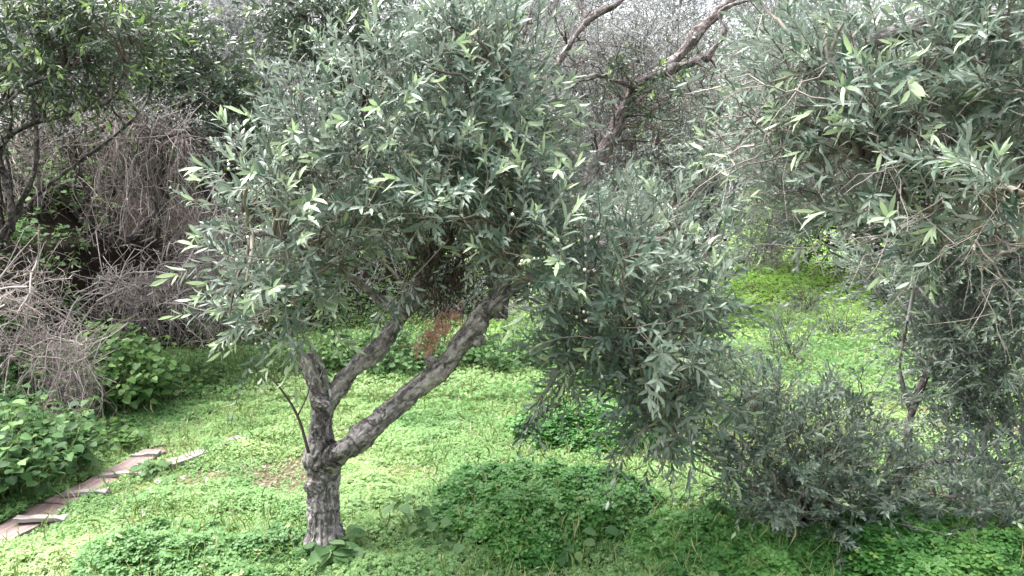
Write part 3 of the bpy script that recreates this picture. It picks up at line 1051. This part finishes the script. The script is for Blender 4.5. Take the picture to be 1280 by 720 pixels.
# --- generic tree from image-space limbs
def tree(name, label, base, limbs, lobes, n, seed, leaf, twig, bark, leaf_l, leaf_w, shoot_l, pairs, group=None, cat='tree', voxel=.02, amp=.008, freq=14, **kw):
    base = np.asarray(base, float)
    root = thing(name, base, label, cat, group)
    solid_wood('trunk', limbs, bark, root, base, voxel, amp, freq, seed)
    sk = np.vstack([resample(p, 20)[8:] for p, r in limbs])
    crown(root, base, sk, lobes, n, seed, leaf, twig, leaf_l, leaf_w, shoot_l, pairs, **kw)
    return root


# --- olive overhanging from the right, near the camera
tb = np.array([2.75, 2.7, float(height(2.75, 2.7)) - .05])
limbA = ([tb, tb + np.array([-.02, 0, .6]), at(1330, 120, 2.75) , at(1240, 30, 2.7), at(1120, 40, 2.7), at(1010, 90, 2.75)], [.11, .09, .065, .045, .03, .012])
limbB = ([tb + np.array([-.01, 0, .5]), at(1340, 300, 2.5), at(1280, 310, 2.4), at(1190, 270, 2.5), at(1110, 215, 2.65), at(1060, 190, 2.7)], [.05, .03, .012, .008, .006, .004])
limbC = ([tb + np.array([-.02, 0, .9]), at(1380, 120, 2.3), at(1330, 190, 2.0), at(1270, 240, 1.9)], [.05, .03, .018, .008])
near_olive = tree('olive_tree', 'near olive tree whose branches overhang from the right, long leaves and bright young tips', tb, [limbA, limbB, limbC],
     [plobe(1035, 110, 2.8, 95, 100, .42, .65), plobe(1130, 90, 2.7, 130, 100, .5), plobe(1225, 60, 2.5, 90, 90, .4), plobe(1075, 225, 2.8, 105, 65, .35, .8), plobe(965, 180, 2.9, 60, 55, .3, .45), plobe(985, 30, 2.9, 50, 50, .3, .3), plobe(1010, 260, 2.9, 70, 35, .25, .6), plobe(1170, 270, 2.5, 80, 40, .25, .7),
      plobe(1265, 240, 2.1, 55, 70, .3, 1.2), plobe(1190, 190, 2.6, 90, 70, .35), plobe(1290, 120, 2.3, 60, 80, .3)],
     700, 202, OLIVE, TWIG, BARK, .064, .0138, .24, 9, group='olive trees', voxel=.011, amp=.005, freq=20, n_sec=110, prune=open_view, young_frac=.28, droop=.35)

nt_ = MB()
rng = np.random.default_rng(205)
p, out, _ = lobes_sample(rng, [plobe(1000, 150, 2.8, 120, 110, .4), plobe(1130, 220, 2.6, 120, 90, .4), plobe(1240, 290, 2.3, 70, 60, .3)], 90, .4)
P = connect(nt_, p, p + nrm(rand_dirs(rng, 90) + np.array([-.4, 0, -.2])) * rng.uniform(.12, .45, (90, 1)), rng, np.full(90, .0035), np.full(90, .001), 4, 9, .05)
for i in range(90):
    side_twigs(nt_, rng, P[i], .0035, 4)
nt_.build('bare_twigs', DRY_STEM, near_olive, origin=tb)['kind'] = 'stuff'

# --- slender olive behind, between the middle tree and the overhanging one
d = 5.2
g = ground(880, 500); g = np.array([at(880, 500, d)[0], d, float(height(at(880, 500, d)[0], d))])
limbs = [([g - np.array([0, 0, .05]), at(872, 440, d), at(862, 360, d), at(850, 280, d), at(835, 210, d)], [.045, .04, .034, .026, .012]),
         ([at(866, 385, d), at(890, 300, d - .1), at(925, 220, d - .1)], [.026, .02, .010]), ([at(862, 350, d), at(800, 290, d), at(750, 250, d)], [.024, .016, .008])]
tree('olive_tree', 'slender pale olive behind, its thin crown between the middle olive and the overhanging one', g, limbs,
     [plobe(820, 285, d, 90, 55, .5, .7), plobe(880, 265, d, 60, 50, .45, .8), plobe(835, 350, d, 60, 60, .45, .8), plobe(765, 310, d, 60, 60, .4, .8), plobe(935, 200, d, 50, 40, .4, .6)],
     480, 212, OLIVE_FAR, TWIG_GREY, BARK_DARK, .054, .0130, .26, 9, prune=open_view, group='olive trees', voxel=.012, amp=.005, freq=18, n_sec=60, young_frac=.12, droop=.35)

# --- young grey olive at the lower right
g = ground(1128, 655)
d = g[1]
limbs = [([g - np.array([0, 0, .05]), at(1126, 600, d), at(1133, 560, d), at(1140, 515, d + .03), at(1165, 450, d + .08), at(1185, 405, d + .1), at(1200, 340, d + .1)], [.029, .025, .022, .019, .015, .011, .006]),
         ([at(1131, 590, d), at(1180, 576, d - .05), at(1240, 578, d - .1), at(1300, 572, d - .15)], [.014, .012, .009, .006]),
         ([at(1140, 520, d + .03), at(1125, 460, d + .05), at(1135, 400, d + .05)], [.016, .011, .006])]
young = tree('olive_tree', 'young grey olive with a thin dark stem at the lower right, fine grey foliage', g, limbs,
     [plobe(1165, 340, d + .15, 95, 85, .4), plobe(1230, 290, d + .1, 80, 60, .35, .8), plobe(1250, 430, d, 70, 100, .4), plobe(1190, 450, d + .2, 60, 70, .35, .6), plobe(1240, 560, d - .1, 80, 60, .35, .5), plobe(1190, 620, d - .1, 90, 50, .35, .45), plobe(1125, 300, d + .2, 40, 45, .3, .6)],
     2000, 303, OLIVE_FAR, TWIG_GREY, BARK_BENT, .040, .0110, .19, 9, group='olive trees', voxel=.009, amp=.003, freq=26, n_sec=70, young_frac=.04, outward=.6, upw=.2, prune=open_view)

# --- fine-leaved bush left of it
def bush(name, label, base, lobes, n, seed, leaf, twig, leaf_l, leaf_w, shoot_l, pairs, n_stem=7, stem_r=.012, group=None, cat='bush', name_leaf='foliage', **kw):
    base = np.asarray(base, float)
    root = thing(name, base, label, cat, group)
    rng = np.random.default_rng(seed + 5)
    st = MB()
    top, _, _ = lobes_sample(rng, lobes, n_stem, .5)
    A = base + rng.normal(0, 1, (n_stem, 3)) * np.array([.05, .05, 0]) - np.array([0, 0, .03])
    P = connect(st, A, top, rng, np.full(n_stem, stem_r), np.full(n_stem, stem_r * .35), 6, 12, .05)
    crown(root, base, P[:, 3:].reshape(-1, 3), lobes, n, seed, leaf, twig, leaf_l, leaf_w, shoot_l, pairs, name=name_leaf, r_sec=(stem_r * .5, .0025), wood=st, **kw)
    return root


g = ground(985, 665)
d = g[1]
bush('shrub', 'dark fine-leaved bush with wispy bare twigs in front of the lime green clearing', g,
     [plobe(970, 560, d, 100, 85, .40), plobe(1060, 590, d, 70, 70, .35), plobe(905, 510, d + .1, 50, 60, .3, .7), plobe(985, 480, d + .1, 50, 60, .28, .45), plobe(1070, 500, d + .1, 50, 60, .28, .7), plobe(1190, 620, d - .05, 70, 40, .3, .4), plobe(1020, 640, d - .1, 80, 40, .3, .7)],
     1150, 404, OLIVE, TWIG, .040, .0130, .20, 9, prune=open_view, n_stem=14, group='shrubs at the edge of the clearing', young_frac=.05, outward=.5, upw=.5, leafless=.05, kind='simple')
for px, py, h, w, lab, sd in [(985, 455, 60, 26, 'slim dark sapling standing in the lime green clearing', 1), (1052, 425, 34, 36, 'low grey shrub near the back of the lime green clearing', 2),
                              (1005, 395, 26, 18, 'tiny upright seedling behind the slim sapling in the clearing', 3), (895, 480, 50, 40, 'loose grey-green shrub at the left edge of the clearing', 4)]:
    g = ground(px, py)
    d = g[1]
    bush('sapling' if w < 30 else 'shrub', lab, g, [plobe(px, py - h * .6, d, w, h * .6, .25), plobe(px, py - h * .3, d, w * .7, h * .3, .2)], 110, 500 + sd, OLIVE_FAR, TWIG_DARK, .03, .011, .16, 8, n_stem=4,
         stem_r=.008, group='shrubs at the edge of the clearing', kind='simple', leafless=.2, young_frac=.05)

# ------------------------------------------------------------------ the scrub and trees behind
def arc_limbs(base, tops, r0, rng, mid=.5):
    out = []
    for t in tops:
        b = base + rng.normal(0, .06, 3) * np.array([1, 1, 0])
        m1 = b * .6 + t * .4 + rng.normal(0, .18, 3)
        m2 = b * .25 + t * .75 + rng.normal(0, .18, 3)
        out.append(([b - np.array([0, 0, .1]), m1, m2, t], [r0, r0 * .75, r0 * .5, r0 * .34]))
    return out


# (name, label, centre px, py, distance, radii px, depth, shoots, kind)
BACK = [
    ('scrub_tree', 'pale lichen-grey scrub behind the hanging vines at the far left', [(95, 110, 90, 75), (60, 50, 80, 60), (160, 60, 60, 60)], 9.0, .9, 'grey', 1500),
    ('scrub_tree', 'grey twiggy tree between the two dark evergreens at upper left', [(320, 70, 80, 75), (360, 130, 70, 50), (300, 20, 60, 40)], 10.5, 1.0, 'grey', 1400),
    ('scrub_tree', 'ash grey scrub filling the gap left of the bent branches', [(760, 180, 90, 85), (720, 90, 70, 70), (800, 60, 70, 60)], 9.5, .9, 'grey', 2200),
    ('scrub_tree', 'soft grey-green scrub below the bent branches, above the lower crown', [(850, 190, 90, 80), (830, 280, 90, 60), (900, 130, 80, 70)], 9.0, .9, 'green', 1500),
    ('scrub_tree', 'grey-green scrub right of the bent branches behind the near olive', [(990, 120, 90, 90), (960, 230, 70, 70), (1010, 40, 80, 60)], 10.5, 1.0, 'green', 1300),
    ('scrub_tree', 'pale grey scrub at the right behind the near olive sprays', [(1150, 190, 110, 90), (1210, 280, 80, 80), (1100, 100, 90, 80)], 9.5, 1.0, 'grey', 2000),
    ('scrub_tree', 'dense grey scrub at the far right edge of the clearing', [(1240, 350, 80, 80), (1270, 200, 70, 90), (1250, 440, 70, 50)], 8.5, .8, 'grey', 1600),
    ('scrub_tree', 'leaf-bare grey bush above the back end of the clearing', [(950, 310, 60, 45), (985, 290, 40, 60)], 12.0, .7, 'bare', 1000),
    ('scrub_tree', 'dull grey bush low behind the olive crown', [(450, 330, 120, 80), (560, 390, 110, 60), (330, 300, 70, 90)], 9.3, .8, 'grey', 1500),
    ('scrub_tree', 'grey green thicket bush behind the right limb of the olive', [(700, 400, 110, 60), (800, 390, 90, 70)], 10.0, .8, 'green', 1200),
    ('scrub_tree', 'grey scrub on top of the bank beyond the left edge', [(-120, 110, 90, 110), (-60, 60, 60, 60)], 8.5, .9, 'grey', 700),
    ('scrub_tree', 'grey-green thicket farther along the bank beyond the left edge', [(-330, 130, 120, 130), (-230, 200, 90, 70)], 8.0, .9, 'green', 500),
    ('scrub_tree', 'tall hazy grey scrub closing the top of the view above the bent branches', [(760, -10, 110, 60), (880, 10, 90, 60), (650, 30, 70, 60), (980, -20, 80, 50)], 11.5, 1.0, 'grey', 2400),
    ('scrub_tree', 'grey overhanging shrub on the lip of the dark hollow in the bank', [(110, 145, 75, 30), (190, 158, 60, 28), (240, 185, 40, 35), (40, 165, 50, 30)], 6.9, .45, 'grey', 480),
    ('evergreen_tree', 'dark evergreen with broad drooping leaf sprays at upper left', [(225, 100, 75, 60), (280, 140, 55, 40), (200, 50, 60, 45)], 7.6, .5, 'dark', 620),
    ('evergreen_tree', 'dark evergreen at the top edge left of the olive crown', [(430, 50, 70, 55), (380, 20, 70, 40), (470, 90, 40, 40)], 8.6, .5, 'dark', 600),
    ('evergreen_tree', 'small-leaved evergreen rising directly above the olive crown', [(590, 25, 45, 45), (610, 60, 30, 40)], 7.8, .4, 'dark', 260),
    ('evergreen_tree', 'glossy evergreen with light tips in the top left corner', [(30, 60, 60, 50), (10, 120, 40, 40), (70, 20, 50, 30), (140, 35, 60, 35), (100, 90, 40, 30)], 5.6, .4, 'dark', 460),
    ('evergreen_tree', 'dark evergreen with low boughs hanging over the back of the clearing', [(1050, 285, 60, 50), (1020, 240, 70, 40), (1090, 320, 40, 30)], 11.0, .6, 'dark', 450),
    ('evergreen_tree', 'black-green evergreen in the gap at top right behind the near olive', [(1190, 110, 90, 50), (1240, 70, 60, 60)], 7.0, .5, 'dark', 330),
]
for i, (nm, lab, lb, d, dep, kd, n) in enumerate(BACK):
    rng = np.random.default_rng(900 + i)
    if 'low boughs' in lab: lb = lb + [(1150, 270, 60, 40)]
    c = at(np.mean([l[0] for l in lb]) + (90 if 'low boughs' in lab else 0), np.mean([l[1] for l in lb]), d)
    base = np.array([c[0] + rng.normal(0, .15) - (1.1 if d < 6 else 0) - (1.5 if 'right of the bent' in lab else 0), d + (1.1 if kd == 'dark' and 7 < d < 9 else .25), 0]); base[2] = float(height(base[0], base[1]))
    lobes = [plobe(l[0], l[1], d, l[2], l[3], dep) for l in lb]
    tops = [l[0] + rng.normal(0, .3, 3) * l[1] for l in lobes for _ in range(2)]
    limbs = arc_limbs(base, tops, .022 if kd == 'bare' else .038 if kd != 'dark' else (.06 if d > 6 else .024), rng)
    grp = 'grey scrub at the back' if nm == 'scrub_tree' else 'dark evergreens at the back'
    common = dict(voxel=.018 if d > 6 else .010, amp=.006, freq=10, group=grp)
    if kd == 'grey':
        tree(nm, lab, base, limbs, lobes, n, 900 + i, SCRUB_LEAF, TWIG_DARK if 'lip' in lab else TWIG_GREY, BARK_DARK, .034, .014, .42, 11, kind='simple', n_sec=160, r_sec=(.012, .005), outward=.35, upw=.15, jit=.8, leafless=.12, twig_r=.0032, young_frac=.05, shell=.5, droop=.3, **common)
    elif kd == 'bare':
        tree(nm, lab, base, limbs, lobes, n, 900 + i, SCRUB_LEAF, TWIG_GREY, BARK_DARK, .03, .012, .4, 6, kind='simple', n_sec=120, r_sec=(.012, .005), outward=.35, upw=.5, jit=.6, leafless=.6, twig_r=.0035, shell=.5, **common)
    elif kd == 'green':
        tree(nm, lab, base, limbs, lobes, n, 900 + i, OLIVE_FAR, TWIG_GREY, BARK_DARK, .045, .017, .34, 10, kind='simple', n_sec=120, r_sec=(.012, .005), **common)
    else:
        near = d < 6
        tree(nm, lab, base, limbs, lobes, n, 900 + i, DARK_LEAF, TWIG_DARK, BARK_DARK, .075 if not near else .07, .026 if not near else .018, .34, 8, kind='ovate' if not near else 'olive', n_sec=70, r_sec=(.011, .004), young_frac=.10 if not near else .4, upw=.1, droop=.5, **common)

# --- the bent dark tree behind the crown
d = 6.6
base = np.array([at(735, 400, d)[0], d, 0]); base[2] = float(height(base[0], base[1]))
L1 = ([base - np.array([0, 0, .1]), at(738, 300, d), at(742, 215, d), at(760, 180, d), at(778, 140, d), at(800, 105, d - .1), at(835, 88, d - .15), at(885, 72, d - .2)], [.10, .085, .07, .066, .05, .048, .045, .03])
L2 = ([at(800, 108, d - .1), at(845, 72, d), at(870, 42, d + .05), at(895, 18, d + .1), at(930, -20, d + .1)], [.05, .046, .05, .04, .03])
L3 = ([at(720, 200, d - .4), at(665, 130, d - .3), at(690, 92, d - .25), at(722, 40, d - .2), at(745, 18, d - .2), at(775, 2, d - .2), at(800, -25, d - .2)], [.04, .03, .028, .025, .03, .025, .02])
L4 = ([at(735, 260, d), at(690, 180, d - .1), at(660, 130, d - .15), at(652, 60, d - .1), at(668, 0, d - .1)], [.05, .04, .022, .018, .012])
L5 = ([at(795, 110, d - .1), at(740, 96, d - .2), at(690, 125, d - .3), at(650, 150, d - .35)], [.03, .022, .018, .01])
L6 = ([at(885, 72, d - .2), at(905, 40, d - .3), at(905, 10, d - .3), at(990, -10, d - .4)], [.028, .022, .018, .01])
bent = thing('bent_tree', base, 'old tree with bent dark bare branches rising behind the olive crown', 'tree')
solid_wood('trunk', [L1, L2, L3, L4, L5, L6], BARK_BENT, bent, base, .014, .008, 14, 77)
skb = np.vstack([resample(l[0], 24)[6:] for l in (L1, L2, L3, L4, L6)])
crown(bent, base, skb, [plobe(705, 60, d, 75, 70, .5), plobe(840, 110, d, 90, 60, .5), plobe(770, 160, d, 60, 60, .4)], 420, 78, DARK_LEAF, TWIG_DARK, .05, .018, .4, 4, kind='simple', leafless=.86, n_sec=70, r_sec=(.010, .004), twig_r=.003, upw=.3, jit=.9)
lf, tw = MB(), MB()
rng = np.random.default_rng(79)
B = np.concatenate([at(770, 90, d - .2) + rng.normal(0, .10, (26, 3)), at(825, 105, d - .3) + rng.normal(0, .11, (26, 3)), at(805, 145, d - .2) + rng.normal(0, .08, (14, 3))])
shoots(lf, tw, B, rand_dirs(rng, len(B)) + np.array([0, 0, -.2]), .16, 6, .055, .018, rng, 'ovate', twig_r=.002)
merge(lf, tw).build('foliage', [DARK_LEAF, TWIG_DARK], bent, origin=base)['kind'] = 'stuff'

# --- wood beyond everything
far = MB(); ft_ = MB()
rng = np.random.default_rng(33)
n = 26000
a = rng.uniform(-.95, .95, n)
rr = rng.uniform(17, 22, n)
x, y = rr * np.sin(a), rr * np.cos(a)
x = np.concatenate([x]); 
zt = 4.6 + 1.2 * fbm2(x, y, .35, 61)
z = height(x, y) + zt * rng.random(n) ** .7
B = np.stack([x, y, z], -1)
shoots(far, ft_, B, rand_dirs(rng, n) + np.array([0, 0, .2]), .55, 7, .09, .045, rng, 'simple', twig_r=.006, leafless=.1)
wood = thing('woods', (0, 19, float(height(0, 19))), 'grey-green wood closing the view beyond the scrub', 'wood')
wood['kind'] = 'stuff'
ft_.build('branches', TWIG_GREY, wood, origin=(0, 19, float(height(0, 19)))); far.build('foliage', SCRUB_LEAF, wood, origin=(0, 19, float(height(0, 19))))

# ------------------------------------------------------------------ the bank: dry stems, herbs
def stems_hang(mb, rng, x0, x1, ytop, ybot, d, n, spread=.12, r=.0035, curl=.05):
    """long dry stems that arch out over the bank edge and hang down, tangled"""
    clump = rng.uniform(x0, x1, 9)
    for k in range(n):
        px = clump[rng.integers(9)] + rng.normal(0, 11) if rng.random() < .7 else rng.uniform(x0, x1)
        f = rng.random() ** .6
        yt = ytop + abs(rng.normal(0, .22)) * (ybot - ytop) + rng.normal(0, 14)
        top = at(px, yt, d + rng.normal(0, spread))
        ln = (ybot - yt) * rng.uniform(.35, 1.1)
        bot = at(px + rng.normal(0, 16), yt + ln, d - .12 + rng.normal(0, spread))
        back = top + np.array([rng.normal(0, .12), .25, rng.normal(.05, .12)])
        m1 = top * .65 + bot * .35 + rng.normal(0, curl, 3)
        m2 = top * .3 + bot * .7 + rng.normal(0, curl, 3)
        P = resample([back, top + np.array([0, 0, .02]), m1, m2, bot], 13) + rng.normal(0, .006, (13, 3))
        side_twigs(mb, rng, P, r)
        tube_batch(mb, P, np.linspace(r * rng.choice([.5, .8, 1.2, 2.2], p=[.35, .35, .22, .08]), r * .35, 13)[None], 4, [rng.random()])


def stems_pile(mb, rng, cx, cy_, rx, ry, d, dep, n, ln=.6, r=.0035):
    for k in range(n):
        c = at(cx + rng.normal(0, rx * .55), cy_ + rng.normal(0, ry * .5), d + rng.normal(0, dep))
        dr = nrm(np.array([rng.normal(0, 1), rng.normal(0, .6), rng.normal(0, .7)]))
        l = ln * rng.uniform(.4, 1.3)
        sg = rng.normal(.03, .06)
        P = resample([c - dr * l / 2 - np.array([0, 0, sg * l]), c - dr * l * .15 + rng.normal(0, .05 * l, 3), c + dr * l * .2 + rng.normal(0, .05 * l, 3) + np.array([0, 0, sg * l]), c + dr * l / 2 - np.array([0, 0, 1.5 * sg * l])], 8) + rng.normal(0, .004, (8, 3))
        side_twigs(mb, rng, P, r)
        tube_batch(mb, P, np.linspace(r * rng.choice([.5, .8, 1.2, 2.4], p=[.35, .35, .22, .08]), r * .4, 8)[None], 4, [rng.random() ** .8])


def tangle(label, hangs, piles, seed, leaves=0):
    rng = np.random.default_rng(seed)
    mb = MB()
    for h in hangs: stems_hang(mb, rng, *h)
    for p in piles: stems_pile(mb, rng, *p)
    lp = hangs[0] if hangs else None
    c = at((lp[0] + lp[1]) / 2, lp[3], lp[4]) if lp else at(piles[0][0], piles[0][1] + piles[0][3], piles[0][4])
    c = np.array([c[0], c[1], min(c[2], float(height(c[0], c[1])) + 3)])
    root = thing('dry_vine_tangle', c, label, 'dry vines', 'tangles of dry stems on the bank')
    mb.build('stems', DRY_STEM if seed in (1, 2, 4, 5) else DRY_STEM_DARK, root, origin=c)['kind'] = 'stuff'
    if leaves:
        lf = MB()
        v = np.concatenate(mb.v)
        B = v[rng.choice(len(v), leaves)]
        add_leaves(lf, B, rand_dirs(rng, leaves) + np.array([0, 0, -.4]), rand_dirs(rng, leaves), rng.uniform(.03, .08, leaves), rng.uniform(.006, .012, leaves), rng.random(leaves), None, 'olive')
        lf.build('dry_leaves', DRY_LEAF, root, origin=c)


tangle('curtain of long dry stems hanging over the dark hollow in the bank', [(105, 235, 155, 310, 6.4, 120, .18, .0046, .10)], [(165, 165, 80, 34, 6.5, .25, 60, .6, .0036)], 1, 300)
tangle('heap of bleached arching stems at the left edge, halfway up', [], [(22, 395, 52, 62, 5.0, .25, 120, .75, .0038)], 2, 320)
tangle('ridge of pale dry stems crossing below the hanging curtain', [(130, 235, 345, 430, 5.9, 70, .18, .0038, .08)], [(175, 365, 65, 30, 5.9, .2, 80, .55, .0036)], 3, 700)
tangle('narrow bundle of dry stems drooping beside the leafy herb patch', [(40, 105, 430, 540, 4.7, 75, .10, .0033, .05)], [(55, 440, 40, 30, 4.8, .15, 40, .4, .0028)], 4, 60)
tangle('sparse pale stems leaning out above the shady slope at far left', [(0, 75, 160, 260, 6.2, 80, .15, .0035, .08)], [], 5, 60)
tangle('greyish dry stems with narrow withered leaves beside the olive crown', [(225, 300, 270, 430, 6.4, 150, .2, .003, .06)], [(260, 340, 50, 60, 6.3, .25, 180, .45, .0028)], 6, 900)


def herb(name, label, px, py, rx, ry, h, n_stem, seed, mat, leaf, lpairs, group, cat='plant', kind='broad', d=None, asp=.95):
    """a patch of leafy upright stems"""
    rng = np.random.default_rng(seed)
    g = ground(px, py) if d is None else np.array([at(px, py, d)[0], d, 0])
    g[2] = float(height(g[0], g[1]))
    root = thing(name, g, label, cat, group)
    a, rr = rng.uniform(0, 2 * np.pi, n_stem), np.sqrt(rng.random(n_stem))
    x, y = g[0] + rx * rr * np.cos(a), g[1] + ry * rr * np.sin(a)
    B = np.stack([x, y, height(x, y) - .02], -1)
    hh = h * (1 - .45 * rr ** 2) * rng.uniform(.6, 1.15, n_stem)
    top = B + np.stack([rng.normal(0, .2, n_stem) * hh + .3 * hh * rr * np.cos(a), rng.normal(0, .2, n_stem) * hh + .3 * hh * rr * np.sin(a) - .1 * hh, hh], -1)
    st, lf = MB(), MB()
    P = connect(st, B, top, rng, np.full(n_stem, .004), np.full(n_stem, .002), 4, 8, .05)
    for j in range(lpairs):
        t = .35 + .65 * (j + 1) / lpairs
        i = int(round(t * 7))
        node = P[:, i]
        for sgn in (0, 1):
            phi = a + j * 1.9 + sgn * np.pi + rng.normal(0, .5, n_stem)
            s = np.stack([np.cos(phi), np.sin(phi), np.zeros(n_stem)], -1)
            pet = node + s * leaf * rng.uniform(.4, .9, (n_stem, 1)) + np.array([0, 0, .35]) * leaf
            tube_batch(st, np.stack([node, (node + pet) / 2 + np.array([0, 0, .1 * leaf]), pet], 1), np.full((n_stem, 3), .0012), 3, rng.random(n_stem))
            d_ = s + np.stack([np.zeros(n_stem), np.zeros(n_stem), rng.normal(-.25, .3, n_stem)], -1)
            nn = np.array([0, -.25, 1.0]) + rng.normal(0, .3, (n_stem, 3)) + .3 * s
            sz = leaf * rng.uniform(.55, 1.2, n_stem) * (1.1 - .35 * t)
            add_leaves(lf, pet, d_, nn, sz, sz * asp, rng.random(n_stem), (rng.random(n_stem) < .2) * sstep(.7, 1, np.full(n_stem, t)) * .6, kind, 0, rng.uniform(.3, 1.6, n_stem))
    if n_stem < 12:
        merge(lf, st).build('leaves', [mat, GREEN_STEM], root, origin=g)
    else:
        st.build('stems', GREEN_STEM, root, origin=g)['kind'] = 'stuff'
        lf.build('leaves', mat, root, origin=g)
    return root


G1 = 'leafy herb patches at the foot of the bank'
herb('herb_patch', 'tall leafy green herb patch below the pale stem ridge', 135, 515, .42, .35, .62, 190, 61, HERB, .066, 5, G1)
herb('herb_patch', 'dark leafy herb patch at the left edge above the walkway', 5, 610, .36, .40, .50, 190, 62, HERB_DARK, .062, 5, G1)
herb('herb_patch', 'low bright herbs on the shady slope at far left', 60, 262, .5, .4, .25, 90, 63, HERB, .07, 3, G1, d=7.2)
herb('herb_patch', 'low yellow-green herbs on the slope under the hanging curtain', 90, 330, .6, .4, .22, 90, 64, MALLOW, .06, 3, G1, d=6.4)
herb('herb_patch', 'green leafy shoots growing through the ridge of pale dry stems', 190, 350, .45, .3, .30, 60, 68, MALLOW, .06, 3, G1, d=5.9, kind='ovate', asp=.4)
herb('herb_patch', 'feathery grey-green herb patch between the bank and the olive trunk', 315, 478, .38, .3, .32, 160, 65, MALLOW, .028, 4, G1, kind='simple', asp=.35)
herb('herb_patch', 'low spreading herbs along the foot of the bank', 235, 480, .55, .3, .16, 120, 66, HERB, .05, 3, G1)
herb('herb_patch', 'scattered green herbs between herb patches at the left', 80, 560, .45, .3, .18, 110, 67, HERB, .055, 3, G1)
herb('herb_patch', 'deep green undergrowth behind the right limb of the olive', 660, 462, .55, .4, .42, 150, 90, HERB_DARK, .055, 5, 'undergrowth behind the lawn')
herb('herb_patch', 'deep green undergrowth seen through the fork of the olive', 500, 462, .6, .4, .40, 150, 91, HERB_DARK, .055, 5, 'undergrowth behind the lawn')
herb('herb_patch', 'deep green undergrowth under the hanging right side of the crown', 790, 485, .6, .4, .40, 150, 92, HERB_DARK, .055, 5, 'undergrowth behind the lawn')
herb('herb_patch', 'low dark green undergrowth right of the feathery patch', 400, 462, .5, .35, .34, 130, 93, HERB, .045, 5, 'undergrowth behind the lawn')
G2 = 'broad-leaved plants on the lawn'
for k, (px, py, n, h, lf, lab) in enumerate([
        (418, 706, 8, .13, .085, 'pale broad-leaved plant at the foot of the olive trunk'),
        (476, 722, 3, .06, .07, 'single pale broad leaf rosette at the bottom edge right of the trunk'),
        (345, 716, 3, .05, .07, 'pale low rosette at the bottom edge left of the trunk'),
        (528, 672, 4, .18, .075, 'tall grey-leaved plant standing left of the deep clover hummock'),
        (562, 690, 2, .11, .075, 'broad pale leaves just in front of the tall grey-leaved plant'),
        (690, 712, 2, .09, .07, 'bluish single-leaf plant at the front foot of the deep clover hummock'),
        (748, 690, 3, .12, .065, 'dark broad-leaved plant on the right flank of the deep clover hummock'),
        (196, 594, 14, .10, .05, 'clump of rounded leaves over the far end of the walkway'),
        (955, 716, 5, .08, .055, 'rounded leaves at the bottom edge in the shade of the bush'),
        (1220, 665, 7, .12, .06, 'leafy plant low under the young grey olive')]):
    herb('broad_leaf_plant', lab, px, py, .07, .06, h, n, 70 + k, MALLOW, lf, 2, G2)

# thin bare sapling leaning by the trunk
sp = MB()
g = TRUNK + np.array([-.06, -.02, 0])
gz = float(height(g[0], g[1]))
P = resample([at(386, 566, D0 - .08), at(372, 520, D0 - .08), at(350, 485, D0 - .1), at(325, 458, D0 - .1)], 14)
tube_batch(sp, P, np.linspace(.0075, .003, 14)[None], 6, [.3], cap=True)
P = resample([at(372, 520, D0 - .08), at(384, 495, D0 - .1), at(390, 470, D0 - .12)], 8)
tube_batch(sp, P, np.linspace(.004, .0015, 8)[None], 5, [.3], cap=True)
sp.build('side_shoot', TWIG_DARK, olive, origin=org)
# loose pale twigs on the ground to the right
for k, (pts, lab) in enumerate([([(985, 640, 3.2), (1040, 655, 3.15), (1085, 690, 3.1)], 'pale curved twig trailing below the fine-leaved bush'),
                                ([(1120, 668, 3.2), (1190, 655, 3.3), (1262, 690, 3.1)], 'long bent twig under the young grey olive')]):
    m = MB()
    P = resample([at(*p) for p in pts], 16) + np.random.default_rng(k).normal(0, .006, (16, 3))
    tube_batch(m, P, np.linspace(.005, .002, 16)[None], 5, [.9], cap=True)
    tag(m.build('fallen_twig', DRY_STEM, origin=P[0]), lab, 'twig', 'loose twigs')
